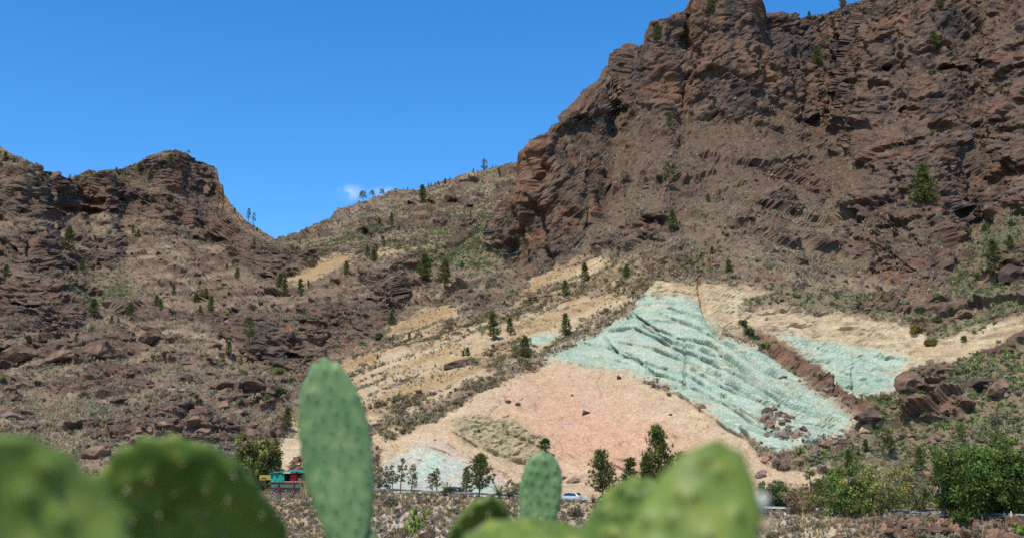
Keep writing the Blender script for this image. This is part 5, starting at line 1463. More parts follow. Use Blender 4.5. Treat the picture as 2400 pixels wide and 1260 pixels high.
# dead trunk on the ridge of the peak and bleached stems on the main slope
MAT['dead_wood'] = flat_mat('bleached_dead_wood', (.38, .34, .30), .95, .1, .2, 4.0)
for (x, y, h, lab) in ((571, 510, 27, 'bare dead trunk left of the sparse pines on the ridge'), (1360, 375, 34, 'thin pale dead trunk on the rust red cliff'), (1452, 426, 24, 'thin white dead stem on the main slope'), (1284, 312, 15, 'bare twiggy dead tree on the skyline of the main cliff')):
    p, _ = surf(x, y)
    hh = h * p.y / F
    parts = [tube([(0, 0, -.05), (.02, 0, .5), (.05, .02, 1)], [.02, .013, .004], 5)]
    for k in range(5):
        a = k * 2.4
        parts.append(tube([(.02, 0, .5 + .09 * k), (.02 + .12 * math.cos(a), .12 * math.sin(a), .62 + .09 * k)], [.006, .002], 3))
    V, T = join(parts)
    o = obj('dead_tree', fast_mesh('dead_tree', V, T, MAT['dead_wood']), None, p); o.scale = (hh, hh, hh)
    tag(o, lab, 'dead tree')

# ---- roadside trees (their feet stand on the verge)
def verge(px, back=ROADW + 2.0):
    return on_road(px, back)


def foot_h(px, ytop, p):
    """height of a tree at p whose top is at picture row ytop"""
    return float(pix_dir(px, ytop)[1]) * p.y - p.z


for (x, back, ytop, kind, lab, wd) in (
    (921, -.8, 1088, 'slender', 'thin leftmost sapling pine of the roadside row', 1), (938, -.8, 1072, 'slender', 'tall slender pine with a bare trunk second in the roadside row', 1.1), (964, -.8, 1086, 'slender', 'slender pine third in the roadside row', 1.1), (970, -1.2, 1110, 'slender', 'short drooping pine touching the third of the roadside row', 1.2),
    (1013, 9, 1107, 'open', 'round headed short pine left of its taller twin by the road', 1.5), (1024, 9, 1095, 'slender', 'taller twin of the short round headed pine by the road', 1.3), (1093, 9, 1092, 'young', 'narrow bright green pine touching the big grey pine by the road', 1.3), (1123, -1.0, 1060, 'wide', 'big conical grey green pine beside the road', 1.0),
    (1414, 8.5, 1050, 'wide', 'dark conical pine between the silver car and the big blurred cactus', .85), (1437, 9, 1100, 'slender', 'small pine at the right side of the dark conical one', 1.2), (1475, 9, 1070, 'young', 'dark pine in the middle of the row behind the blurred cactus', 1.5), (1524, 8.5, 1066, 'bushy', 'bushy pine left of the tallest roadside pine', .9), (1546, 9, 992, 'wide', 'tallest pointed roadside pine above the blurred cactus', .62),
    (1568, 9, 1034, 'slender', 'slim pine right of the tallest roadside pine', 1.3), (1596, 9, 1055, 'slender', 'last pine of the row behind the blurred cactus', 1.5),
    (1906, 8.5, 1095, 'slender', 'left pine of three in front of the cream slope at right', 1.4), (1921, 8.5, 1122, 'slender', 'shorter middle pine of three in front of the cream slope', 1.6), (1938, 9, 1098, 'slender', 'right pine of three in front of the cream slope', 1.5),
    (2356, 9, 1020, 'open', 'thin trunked pine at the right edge behind the dark tree', 1.0),
):
    p = verge(x, back)
    pine(p, foot_h(x, ytop, p), kind, lab, None, wd)
for (x, y, h, kind, lab, wd) in (
    (1991, 1090, 42, 'bushy', 'pine with rounded crown on the bank above the big roadside bush', 1.1), (2085, 1075, 75, 'open', 'olive green open pine above the roadside trees', 1.3), (2156, 1095, 52, 'bushy', 'dark pine left of the big dark tree, on the bank', .9), (2252, 1050, 55, 'open', 'pale green pine behind the top of the big dark tree', 1.2), (2335, 1050, 62, 'open', 'tall thin pine behind the right part of the big dark tree', 1.0), (2030, 1060, 30, 'bushy', 'small yellow green pine on the bank left of the olive one', 1.1),
):
    p, _ = surf(x, y); pine(p, h * p.y / F, kind, lab, None, wd)


def broadleaf(p, h, w, seed, label, col, name='broadleaf_tree', leaf=.09, n=16, per=230, trunk_h=.25, bark='bark_grey', cat='tree', dens=1.0, zlow=.12):
    r = np.random.default_rng(seed)
    crown, tint, wood = [], [], []
    wood.append(tube([(0, 0, -.05), (r.normal() * .02, r.normal() * .02, trunk_h), (r.normal() * .04, r.normal() * .04, .7)], [.03, .024, .008]))
    for k in range(n):
        a = 6.283 * (k * .381966 + .1 * r.random()); f = (k + .5) / n
        z = zlow + (.86 - zlow) * f
        R = .5 * w / h * math.sqrt(max(.1, 1 - ((z - .5) / .55) ** 2)) * (.45 + .5 * r.random())
        c = np.array([math.cos(a) * R, math.sin(a) * R, z])
        wood.append(tube([(0, 0, trunk_h * (.7 + .3 * f)), c * (.55, .55, .8), c], [.014, .009, .003], 4))
        for q in range(4):
            cc = c + r.normal(size=3) * np.array([.10 * w / h, .10 * w / h, .06])
            V, T = soup_leaves(cc, int(per / 4 * dens), .115 * (.5 + .8 * r.random()), leaf * (.5 + .25 * r.random()), r, .25)
            crown.append((V, T)); tint.append(np.tile(np.array(col) * r.uniform(.6, 1.6) * np.array([r.uniform(.85, 1.35), 1, .9]), (len(V), 1)))
    e = empty(name, p, r.random() * 6.28); e.scale = (h, h, h)
    V, T = join(wood); obj('trunk', fast_mesh('trunk', V, T, MAT[bark]), e)
    V, T = join(crown); obj('crown', fast_mesh('crown', V, T, MAT['needles'], np.concatenate(tint)), e)
    return tag(e, label, cat)


def bl(x, back, ytop, wpx, seed, lab, col, **k):
    p = verge(x, back); h = foot_h(x, ytop, p)
    return broadleaf(p, h, wpx * p.y / F, seed, lab, col, **k)


bl(889, 9, 1090, 58, 1, 'grey round leafless looking tree right of the tall cactus pad', (.20, .19, .12), dens=.45, trunk_h=.3)
bl(602, 6, 1015, 108, 2, 'big dense olive green tree behind the stall', (.17, .19, .06), n=26, per=330, leaf=.07)
bl(708, 8, 1062, 60, 3, 'brown dry bush behind the stall roof', (.27, .19, .12), dens=.7)
bl(1812, 8, 1122, 62, 4, 'dark glossy tree with a pale trunk right of the blurred cactus', (.12, .155, .05), n=18, per=260, leaf=.08)
bl(1208, 8.5, 1122, 40, 5, 'thin pale green tree left of the second cactus pad', (.20, .20, .09), dens=.4)
bl(1985, -1.5, 1085, 122, 6, 'big round green roadside bush, leftmost of the large trees at right', (.17, .22, .06), n=30, per=340, leaf=.055, trunk_h=.1, zlow=.05)
bl(2082, -1.0, 1078, 110, 7, 'olive thin leaved roadside tree between the two big dark ones', (.25, .26, .085), n=22, per=230, leaf=.055, dens=.75)
bl(2150, 6, 1110, 80, 13, 'half bare small tree under the boulders, left of the leaning branches', (.12, .14, .045), n=16, per=180, leaf=.06, dens=.6)
bl(2280, -1.0, 1042, 150, 8, 'big dark green dense tree at right beside the road', (.10, .155, .032), n=34, per=380, leaf=.055, zlow=.08)
bl(2375, 3, 1035, 130, 9, 'dark green dense tree at the right edge of the photo', (.11, .165, .036), n=30, per=340, leaf=.055, zlow=.1)
bl(2010, -2.6, 1150, 60, 10, 'low bright green bush at the foot of the roadside bushes', (.19, .24, .055), n=14, per=240, leaf=.07, trunk_h=.1, name='bush', cat='bush', zlow=.06)
bl(1877, -1.6, 1150, 78, 11, 'rounded brown twiggy bush in front of the guard rail at right', (.23, .16, .095), n=20, per=260, leaf=.07, trunk_h=.1, name='bush', cat='bush', zlow=.06)

# bare leaning branches between the dark trees
p = verge(2212, -1.2)
s_ = p.y / F
parts = [tube([(0, 0, -.3), (0, 0, 30 * s_), (5 * s_, 0, 75 * s_), (10 * s_, 0, 128 * s_)], [7 * s_, 5.5 * s_, 4 * s_, 1 * s_], 7), tube([(-1 * s_, 0, 12 * s_), (-20 * s_, 0, 45 * s_), (-48 * s_, 0, 88 * s_), (-66 * s_, 0, 110 * s_)], [2.4 * s_, 1.6 * s_, 1.1 * s_, .5 * s_], 5),
         tube([(-40 * s_, 0, 76 * s_), (-62 * s_, .5, 80 * s_), (-78 * s_, .8, 79 * s_)], [1 * s_, .7 * s_, .3 * s_], 4), tube([(0, 0, 40 * s_), (-16 * s_, .6, 72 * s_), (-24 * s_, 1, 100 * s_)], [1.6 * s_, 1 * s_, .4 * s_], 4), tube([(-20 * s_, 0, 45 * s_), (-8 * s_, .6, 70 * s_), (-12 * s_, 1, 92 * s_)], [1.1 * s_, .8 * s_, .3 * s_], 4)]
V, T = join(parts)
tag(obj('dead_tree', fast_mesh('dead_tree', V, T, MAT['bark_grey']), None, p), 'grey bare trunk with a leaning pale branch between the dark trees', 'dead tree')

# ---- bushes standing out on the slopes
BUSHM = {}


def bush(x, y, rpx, col, label, group=None, sheet='hillside'):
    key = (col, random.randrange(2))
    if key not in BUSHM:
        r = np.random.default_rng(50 + key[1] + int(col[0] * 1000))
        parts, tint = [], []
        for _ in range(18):
            a = r.random() * 6.283; R = .62 * math.sqrt(r.random()); c = np.array([math.cos(a) * R, math.sin(a) * R, .18 + .62 * r.random() * (1 - R * .6)])
            V, T = soup_leaves(c, 44, .30, .17, r, .4)
            parts.append((V, T)); tint.append(np.tile(np.array(col) * r.uniform(.7, 1.35), (len(V), 1)))
        V, T = join(parts)
        BUSHM[key] = fast_mesh('foliage', V, T, MAT['needles'], np.concatenate(tint))
        stems = [tube([(0, 0, -.1), (math.cos(k) * .25, math.sin(k) * .25, .5)], [.03, .01], 4) for k in range(0, 7)]
        V, T = join(stems); BUSHM[(key, 's')] = fast_mesh('stem', V, T, MAT['bark_grey'])
    p, _ = surf(x, y + rpx * .4, sheet)
    s = rpx * p.y / F
    e = empty('bush', p - Vector((0, 0, .1 * s)), random.random() * 6.28); e.scale = (s, s, s * random.uniform(.85, 1.15))
    obj('foliage', BUSHM[key], e); obj('stem', BUSHM[(key, 's')], e)
    return tag(e, label, 'bush', group)


BR, DK, GY, YE, OC = (.17, .22, .045), (.085, .12, .035), (.19, .19, .11), (.27, .28, .10), (.24, .17, .045)
for a in (
    (653, 870, 19, BR, 'bright green round bush right of the huge boulders'), (686, 888, 13, BR, 'smaller bright green bush right of the round one'), (655, 916, 22, DK, 'dark spreading green bush below the two bright ones'), (627, 926, 13, BR, 'green bush at the foot of the rounded huge boulder'),
    (90, 895, 13, DK, 'green bush among the reddish blocks at far left'), (458, 925, 10, DK, 'single dark bush left of the overhanging boulder foot'), (8, 882, 13, BR, 'bright bush at the left edge beside the rock row'), (570, 872, 12, BR, 'yellow green bush between the huge boulders'), (12, 940, 11, BR, 'low green bush at the left edge above the purplish boulder'), (42, 965, 11, YE, 'yellowish bush between the boulders at far left'),
    (855, 738, 12, DK, 'round green bush on the lava face near the small pine'), (886, 788, 16, DK, 'dark bush at the lower left end of the ochre slope'), (853, 802, 12, BR, 'light green bush left of the dark one under the lava face'), (533, 732, 8, YE, 'pale yellow green bush on top of the lava face'), (640, 715, 10, DK, 'dark bush above the lava face'), 
    (1740, 752, 17, DK, 'uppermost dark bush at the head of the brown dike'), (1755, 775, 20, DK, 'dense dark bush second from the head of the dike'), (1772, 792, 18, DK, 'dense dark bush third from the head of the dike'), (1795, 808, 15, BR, 'lowest bright bush of the row on the dike'),
    (1130, 690, 9, YE, 'pale yellow bush on the mauve scree left of the ochre ledge'), (1238, 648, 10, GY, 'pale grey bush at the left tip of the ochre ledge'), (1196, 605, 8, GY, 'pale grey green bush at the foot of the rust red cliff'), (1148, 688, 9, YE, 'yellow green bush right of the pale one on the mauve scree'), (1083, 622, 11, DK, 'dark bush right of the two big pines'), (1112, 618, 11, BR, 'green bush further right of the two big pines'),
    (2150, 770, 22, OC, 'rusty yellow brown bush on the right rim of the cream cliff'), (2180, 800, 20, OC, 'rusty bush below the first one on the rim of the cream cliff'), (2195, 745, 16, DK, 'dark green bush above the rusty ones on the rim'), (2260, 790, 11, DK, 'green bush in front of the small yellow cliff at right'), (1930, 675, 9, OC, 'rust coloured small bush on the straw slope'), (1870, 602, 7, YE, 'light yellow green small bush high on the straw slope'),
    (2075, 930, 14, OC, 'olive brown bush in the shade of the huge right boulder'), (2365, 700, 9, BR, 'bright round bush on the green scrub at right'), (2270, 540, 13, DK, 'green bush at the foot of the right cliff'), (2310, 530, 15, DK, 'wide green bush right of the one at the cliff foot'), (2370, 520, 15, DK, 'green bush near the right edge below the cliff'), (2290, 640, 14, BR, 'bright low bush left of the tall narrow right pine'),
    (2330, 985, 16, GY, 'grey purple dry bush above the big dark tree at right'), (2230, 720, 10, DK, 'dark bush above the tilted boulder at right'), (1870, 690, 10, OC, 'brown bush at the upper edge of the cream cliff'), (1212, 945, 9, GY, 'grey bush on the edge of the orange slope'), (1190, 938, 9, OC, 'brown bush left of the grey one by the orange slope'), (1120, 1008, 6, DK, 'small dark bush on the cracked olive rock'),
):
    bush(*a)
for (x, y, r_, col, lab) in ((915, 1175, 22, (.15, .14, .07), 'big dark olive bush on the bank right of the tall cactus pad'), (1075, 1172, 14, GY, 'grey dry bush on the bank below the short palm'), (1350, 1195, 22, (.30, .22, .13), 'brown dry bush on the bank under the silver car'), (1000, 1185, 12, (.30, .22, .11), 'tawny bush on the bank below the sapling pines'), (700, 1190, 14, (.34, .25, .12), 'tawny dry bush below the stone terrace of the stall'), (760, 1185, 16, (.30, .24, .16), 'grey brown bush behind the foot of the tall cactus pad'), (1860, 1235, 18, (.26, .22, .13), 'pale dry bush on the bank under the guard rail at right'), (1920, 1225, 18, (.33, .27, .15), 'straw coloured bush below the brown twiggy bush'), (2090, 1250, 16, (.15, .17, .08), 'grey green bush at the bottom between red stones'), (2160, 1256, 14, DK, 'dark green bush at the bottom edge under the wide slab'), (1810, 1250, 18, (.22, .20, .09), 'olive bush at the bottom edge right of the blurred cactus')):
    bush(x, y, r_, col, lab, None, 'ground')
for (n_, x0, x1, y0, y1, col, lab, grp) in ((85, 2040, 2395, 620, 1060, (.21, .245, .08), 'round green shrub of the lush right slope', 'shrubs of the right slope'), (24, 1600, 2120, 590, 720, (.24, .215, .095), 'olive brown shrub on the straw slope above the coloured rock', 'shrubs of the straw slope'),
                                        (24, 30, 620, 560, 980, (.14, .165, .06), 'green shrub on the left mountainside', 'shrubs of the left mountain'), (20, 1260, 1900, 300, 560, (.16, .16, .07), 'small olive shrub on the main slope', 'shrubs of the main slope')):
    for k in range(n_):
        x, y = random.uniform(x0, x1), random.uniform(y0, y1)
        _, i = surf(x, y)
        if S1['tuff'][i] > .3 or S1['cliff'][i] > .6: continue
        r_ = random.uniform(4.5, 10)
        o = bush(x, y, r_, col, lab, grp)
        PLACED.append((o, x, y, ('small ' if r_ < 7 else 'larger ') + ('green shrub' if col[1] > .17 else 'olive brown shrub' if col[0] > .2 else 'dull green shrub')))
label_by_place(PLACED)

# ------------------------------------------------------------------ palms
def frond_mesh(name, length, droop, mat, leaflets=26, ll=.42):
    parts = []
    pts = [np.array([length * t * (1 - .12 * droop * t), 0, length * (.62 * t - droop * t * t)]) for t in np.linspace(0, 1, 8)]
    parts.append(tube(pts, [.03 * (1 - .8 * k / 7) for k in range(8)], 4))
    V, T = [], []
    for k in range(leaflets):
        t = .14 + .86 * k / leaflets
        c = np.array([length * t * (1 - .12 * droop * t), 0, length * (.62 * t - droop * t * t)])
        l = ll * length * (.55 + .6 * math.sin(math.pi * min(1, t * .9 + .08)))* .62
        for s in (-1, 1):
            b = len(V)
            V += [c + (-.02 * length, 0, 0), c + (.02 * length, 0, 0), c + (l * .62, s * l * .62, -l * .16 + .12 * l)]
            T.append((b, b + 1, b + 2))
    parts.append((np.array(V), np.array(T)))
    V, T = join(parts)
    return fast_mesh(name, V, T, mat)


FR = {}


def palm(p, crown_px, trunk_m, label, dry=False, n=20, name='palm_tree'):
    e = empty(name, p, random.random() * 6)
    L = crown_px * p.y / F
    V, T = tube([(0, 0, -.2), (0, 0, trunk_m * .5), (0, 0, trunk_m + .1)], [.22, .2, .22], 8)
    obj('trunk', fast_mesh('trunk', V, T, MAT['bark']), e)
    for k in range(n):
        f = k / n
        key = ('d' if dry else 'g', int(f * 3))
        if key not in FR: FR[key] = frond_mesh('frond', 1.0, (.25, .55, .95)[key[1]], MAT['frond_dry' if dry else 'frond'])
        o = obj('frond', FR[key], e, (0, 0, trunk_m))
        o.rotation_euler = (random.uniform(-.2, .2), -.75 * (1 - f) + .1, 2.39996 * k)
        s = L * random.uniform(.85, 1.1); o.scale = (s, s, s)
    return tag(e, label, 'palm')


palm(on_road(1047, -.8), 24, .7, 'short date palm beside the road left of the big conical pine')
palm(on_road(1170, -.9), 26, .6, 'palm with upright fronds right of the big conical pine')
palm(on_road(1193, -.9), 20, .6, 'smaller palm right of the upright one by the road')
palm(on_road(1390, -.9), 17, .4, 'yellowish small palm in front of the road right of the silver car', True)
palm(on_road(1312, -1.0), 9, .2, 'tiny yellow palm left of the silver car', True, 12)
palm(on_road(1344, -1.0), 9, .2, 'tiny palm in front of the silver car', True, 12)
palm(on_road(592, 1.0), 34, 2.2, 'palm with long drooping fronds left of the stall')


# fan palm on the orange slope
def fan_mesh():
    V, T = [(0, 0, 0)], []
    parts = [tube([(0, 0, 0), (.5, 0, .1)], [.02, .012], 4)]
    V = []
    for k in range(17):
        a = -1.9 + 3.8 * k / 16
        d = np.array([.5 + .55 * math.cos(a), .55 * math.sin(a), .1 - .16 * abs(a) / 2]); c = np.array([.5, 0, .1])
        s = np.array([-math.sin(a), math.cos(a), .3]) * .06
        b = len(V); V += [c, (c + d) / 2 + s, d, (c + d) / 2 - s]; T += [(b, b + 1, b + 2), (b, b + 2, b + 3)]
    parts.append((np.array(V), np.array(T)))
    return fast_mesh('frond', *join(parts), MAT['fan'])


MAT['fan'] = flat_mat('fan_palm_leaf', (.075, .11, .028), .5, .4, .25, 2.0)
p, _ = surf(1280, 1062)
e = empty('palm_tree', p)
V, T = tube([(0, 0, -.3), (0, 0, .9), (0, 0, 1.9)], [.3, .26, .24], 9)
obj('trunk', fast_mesh('trunk', V, T, MAT['bark']), e)
fm = fan_mesh()
for k in range(30):
    f = k / 30
    o = obj('frond', fm, e, (0, 0, 1.9)); o.rotation_euler = (0, -1.25 + 2.1 * f, 2.39996 * k); s = random.uniform(1.25, 1.65); o.scale = (s, s, s)
tag(e, 'dark green fan palm standing alone on the orange slope', 'palm')

# ------------------------------------------------------------------ guard rail
MAT['galv'] = flat_mat('galvanised_steel', (.46, .47, .48), .4, .5, .1, 2.0, metal=.6)
MAT['galv_dark'] = flat_mat('dark_rail_steel', (.20, .21, .23), .5, .4, .15, 2.0, metal=.4)  # darker version of the rail steel


def rail(px0, px1, mat, label):
    a, b = on_road(px0, -.15), on_road(px1, -.15)
    n = max(2, int(abs(b.x - a.x) / 4))
    e = empty('guard_rail', a)
    us = np.linspace(a.x, b.x, n + 1)
    y, z = road_pt(us)
    prof = [(0, .45), (-.05, .50), (0, .56), (0, .60), (-.05, .66), (0, .72), (.03, .72), (.03, .45)]
    V, T = [], []
    for k in range(n + 1):
        for (dy, dz) in prof: V.append((us[k] - a.x, y[k] - .15 + dy - a.y, z[k] + dz - a.z))
    m = len(prof)
    for k in range(n):
        for j in range(m): T.append((k * m + j, (k + 1) * m + j, (k + 1) * m + (j + 1) % m, k * m + (j + 1) % m))
    obj('rail', fast_mesh('rail', np.array(V), np.array(T), mat), e)
    bv = np.array([(x, yy, zz) for x in (-.05, .05) for yy in (.03, .15) for zz in (-.4, .78)]); bf = np.array([(0, 1, 3, 2), (4, 6, 7, 5), (0, 4, 5, 1), (2, 3, 7, 6), (1, 5, 7, 3), (0, 2, 6, 4)])
    pm = fast_mesh('post', bv, bf, mat)
    for k in range(n + 1): obj('post', pm, e, (us[k] - a.x, y[k] - .15 - a.y, z[k] - a.z))
    return tag(e, label, 'guard rail')


rail(872, 1300, MAT['galv_dark'], 'thin dark steel guard rail behind the sapling pines and palms')
rail(1303, 1480, MAT['galv'], 'steel guard rail in front of the silver car')
rail(1700, 2000, MAT['galv'], 'bright double beam guard rail right of the blurred cactus')
rail(2003, 2420, MAT['galv_dark'], 'shaded guard rail under the big trees at right')

# low dry stone kerb wall under the trees at right
MAT['wall_stone'] = flat_mat('wall_stone', (.33, .27, .22), .95, .1, .35, 3.0, bump=.3, rand=.45)
p0 = on_road(2075, -.9)
e = empty('stone_wall', p0)
sm = [fast_mesh('stone', *rock_shape(s, 1), MAT['wall_stone']) for s in (41, 42, 43, 44)]
for k in range(84):
    px_ = 2075 + k % 42 * 7.6 + random.uniform(-1, 1)
    q = on_road(px_, -.9)
    o = obj('stone', sm[k % 4], e, q - p0 + Vector((0, random.uniform(-.08, .08), .02 + .26 * (k // 42)))); o.scale = (random.uniform(.2, .32), .2, random.uniform(.13, .2)); o.rotation_euler = (0, 0, random.random() * 3)
tag(e, 'low dry stone wall along the road under the big trees', 'stone wall')
MAT['marker'] = flat_mat('white_marker_post', (.75, .74, .70), .7, .2, .08, 3.0)
for px_, lab in ((2080, 'thin white marker post by the road under the olive tree'), (2371, 'short white marker post by the road near the right edge'), (2205, 'small white topped marker post beside the bare grey trunk')):
    q = on_road(px_, -.7)
    V, T = tube([(0, 0, -.2), (0, 0, 1.0), (0, 0, 1.06)], [.09, .08, .03], 8)
    tag(obj('marker_post', fast_mesh('marker_post', V, T, MAT['marker']), None, q), lab, 'marker post')


# ------------------------------------------------------------------ cars
def car(p, rz, paint, label, glass):
    e = empty('parked_car', p, rz)
    # side profile lofted across the width: x along the car, rings from sill to roof
    xs_ = [-2.1, -2.05, -1.75, -1.35, -.75, 0, .55, 1.05, 1.5, 1.9, 2.1]
    hood = [.62, .78, .92, .97, .98, .98, .97, .93, .86, .74, .55]
    roof = [.62, .80, 1.12, 1.38, 1.50, 1.50, 1.38, 1.02, .86, .74, .55]
    V, T = [], []
    for k, x in enumerate(xs_):
        wd = .88 - (.14 if k in (0, 10) else .05 if k in (1, 9) else 0)
        rw = wd - .16 * min(1, max(0, (roof[k] - hood[k]) / .5))
        V += [(x, -wd * .96, .24), (x, -wd, hood[k] * .6), (x, -wd * .97, hood[k]), (x, -rw, roof[k] - .02), (x, -rw * .6, roof[k] + .02), (x, rw * .6, roof[k] + .02), (x, rw, roof[k] - .02), (x, wd * .97, hood[k]), (x, wd, hood[k] * .6), (x, wd * .96, .24)]
    m = 10
    for k in range(len(xs_) - 1):
        for j in range(m): T.append((k * m + j, (k + 1) * m + j, (k + 1) * m + (j + 1) % m, k * m + (j + 1) % m))
    V += [(-2.1, 0, .45), (2.1, 0, .42)]
    body = fast_mesh('body', np.array(V), np.array(T), paint, smooth=True)
    o = obj('body', body, e)
    caps = np.array([(j, (j + 1) % m, 110) for j in range(m)] + [(100 + (j + 1) % m, 100 + j, 111) for j in range(m)])
    obj('bumper', fast_mesh('bumper', np.array(V), caps, paint), e)
    for s in (-1, 1):
        y = s * .86
        q = [(-1.55, y, 1.0), (.95, y, 1.0), (.42, y - s * .125, 1.36), (-.7, y - s * .135, 1.44), (-1.25, y - s * .12, 1.34)]
        obj('side_window', fast_mesh('side_window', np.array(q) + (0, s * .035, 0), np.array([(0, 1, 2), (0, 2, 3), (0, 3, 4)]), glass), e)
    obj('windscreen', fast_mesh('windscreen', np.array([(1.06, -.70, .99), (1.06, .70, .99), (.57, .60, 1.40), (.57, -.60, 1.40)]) + (.03, 0, .02), np.array([(0, 1, 2, 3)]), glass), e)
    obj('rear_window', fast_mesh('rear_window', np.array([(-1.78, -.66, 1.08), (-1.78, .66, 1.08), (-1.38, .58, 1.38), (-1.38, -.58, 1.38)]) + (-.03, 0, .02), np.array([(0, 3, 2, 1)]), glass), e)
    for x in (-1.3, 1.3):
        for s in (-1, 1):
            V, T = tube([(0, -.10, 0), (0, -.09, 0), (0, .09, 0), (0, .10, 0)], [.02, .32, .32, .02], 16)
            w = obj('wheel', fast_mesh('wheel', V, T, MAT['tyre']), e, (x, s * .84, .32))
            V, T = tube([(0, s * .10, 0), (0, s * .125, 0), (0, s * .13, 0)], [.2, .18, .01], 12)
            obj('rim', fast_mesh('rim', V, T, MAT['galv']), w)
    for s in (-1, 1):
        V, T = ico(1); obj('headlight', fast_mesh('headlight', V * (.08, .14, .07) + (2.0, s * .6, .66), T, MAT['lamp_glass']), e)
        obj('tail_light', fast_mesh('tail_light', V * (.06, .1, .12) + (-2.05, s * .66, .80), T, MAT['tail_red']), e)
    return tag(e, label, 'car')


MAT['tyre'] = flat_mat('tyre_rubber', (.02, .02, .02), .9, .2, .1)
MAT['lamp_glass'] = flat_mat('lamp_glass', (.7, .7, .7), .15, .6, .05)
MAT['tail_red'] = flat_mat('tail_lamp_red', (.35, .02, .02), .2, .5, .05)
MAT['glass'] = flat_mat('car_glass', (.03, .04, .045), .06, .8, .05)
MAT['paint_silver'] = flat_mat('silver_car_paint', (.62, .64, .66), .28, .6, .04, 1.0, metal=.35)
MAT['paint_dark'] = flat_mat('dark_car_paint', (.03, .03, .034), .35, .6, .05, 1.0, metal=.2)


def road_dir(px_):
    a, b = on_road(px_ - 30), on_road(px_ + 30)
    return math.atan2(b.y - a.y, b.x - a.x)


car(on_road(1346, 1.6), road_dir(1346), MAT['paint_silver'], 'silver hatchback parked behind the guard rail', MAT['glass'])
car(on_road(1066, 1.6), road_dir(1066), MAT['paint_dark'], 'dark car mostly hidden behind the short palm and rail', MAT['glass'])
car(on_road(1434, 4.9), road_dir(1434), MAT['paint_dark'], 'dark car half hidden behind the small pine by the blurred cactus', MAT['glass'])

# ------------------------------------------------------------------ stall on its stone terrace
MAT['teal'] = flat_mat('teal_tarpaulin', (.012, .30, .225), .6, .3, .3, 2.5, bump=.5)
MAT['blue_tarp'] = flat_mat('faded_blue_tarpaulin', (.03, .22, .20), .6, .3, .35, 2.0, bump=.5)
MAT['red'] = flat_mat('red_painted_board', (.52, .012, .018), .6, .3, .1, 2.0)
MAT['wood'] = flat_mat('brown_timber', (.15, .075, .05), .9, .15, .3, 5.0)
MAT['maroon'] = flat_mat('maroon_timber', (.20, .045, .05), .8, .2, .2, 4.0)
MAT['mesh_green'] = flat_mat('green_shade_cloth', (.07, .20, .145), .8, .2, .2, 3.0)
MAT['dark_in'] = flat_mat('dark_stall_boards', (.04, .035, .03), .9, .1, .2)
MAT['beige_cloth'] = flat_mat('beige_cloth', (.50, .40, .24), .9, .1, .15)
MAT['yellow'] = flat_mat('yellow_board', (.45, .31, .08), .7, .2, .1)

DS = 193.2


def st(px_, py_, D=DS): return at(px_, py_, D)


def box(name, c0, c1, mat, parent, off=Vector((0, 0, 0))):
    (x0, y0, z0), (x1, y1, z1) = c0, c1
    V = np.array([(x, y, z) for x in (x0, x1) for y in (y0, y1) for z in (z0, z1)]) - np.array(off)
    return obj(name, fast_mesh(name, V, np.array([(0, 1, 3, 2), (4, 6, 7, 5), (0, 4, 5, 1), (2, 3, 7, 6), (1, 5, 7, 3), (0, 2, 6, 4)]), mat), parent)


base = st(668, 1141)
sx = DS / F
stall = empty('market_stall', base)


def sb(name, x0, x1, y0, y1, d0, d1, mat, parent=stall):
    """box given by photo columns and rows at the stall front, d0..d1 metres behind it"""
    a, b = st(x0, y1), st(x1, y0)
    return box(name, (a.x, DS + d0, a.z), (b.x, DS + d1, b.z), mat, parent, base)


def sheet_(name, pts, mat, parent, thick=.05):
    """a draped cloth from a grid of (column, row, depth)"""
    P = np.array([[np.array(st(x, y)) + (0, d, 0) for (x, y, d) in r_] for r_ in pts]) - np.array(base)
    nr_, nc_ = P.shape[:2]
    V = np.concatenate([P.reshape(-1, 3), P.reshape(-1, 3) + (0, thick * .3, thick)])
    q = grid_tris(nr_, nc_)
    return obj(name, fast_mesh(name, V, np.concatenate([q, q[:, ::-1] + nr_ * nc_]), mat, smooth=True), parent)


xs_ = np.linspace(632, 724, 12)
roof_y = np.interp(xs_, [632, 650, 675, 700, 724], [1109, 1107, 1104, 1105, 1110])
sheet_('tarp_roof', [[(x, y + random.uniform(-.5, .5) + (1.5 if d == 0 else -4 * (d / 4)), d) for x, y in zip(xs_, roof_y)] for d in (-.3, 1.2, 2.6, 4.0)], MAT['blue_tarp'], stall)
xs_ = np.linspace(634, 666, 9)
sheet_('tarp_wall', [[(x, y, .15 * math.sin(k * 1.9)) for k, x in enumerate(xs_)] for y in (1110, 1117, 1124, 1128)], MAT['teal'], stall)
sb('back_wall', 634, 722, 1108, 1141, 3.4, 3.5, MAT['dark_in'])
sb('red_panel', 679, 694, 1111, 1127, .5, .56, MAT['red'])
sb('red_panel', 676, 679, 1119, 1127, .8, .9, MAT['red'])
sb('counter', 636, 720, 1127, 1129, .1, 1.2, MAT['beige_cloth'])
sb('red_shelf', 664, 716, 1128.5, 1131, -.02, .08, MAT['red'])
sb('cloth', 694, 706, 1119, 1127, 1.0, 1.4, MAT['beige_cloth'])
sb('ochre_screen', 701, 716, 1112, 1117, 1.6, 1.7, MAT['yellow'])
for x_ in (633, 667, 696, 708, 722): sb('post', x_ - .7, x_ + .7, 1108, 1141, .25, .33, MAT['wood'])
for x_ in (633, 722): sb('post', x_ - .7, x_ + .7, 1106, 1141, 3.2, 3.3, MAT['wood'])
sb('floor', 630, 724, 1140, 1142, -.1, 3.8, MAT['wood'])
tag(stall, 'ramshackle roadside stall with teal tarpaulin and bright red panel', 'stall')

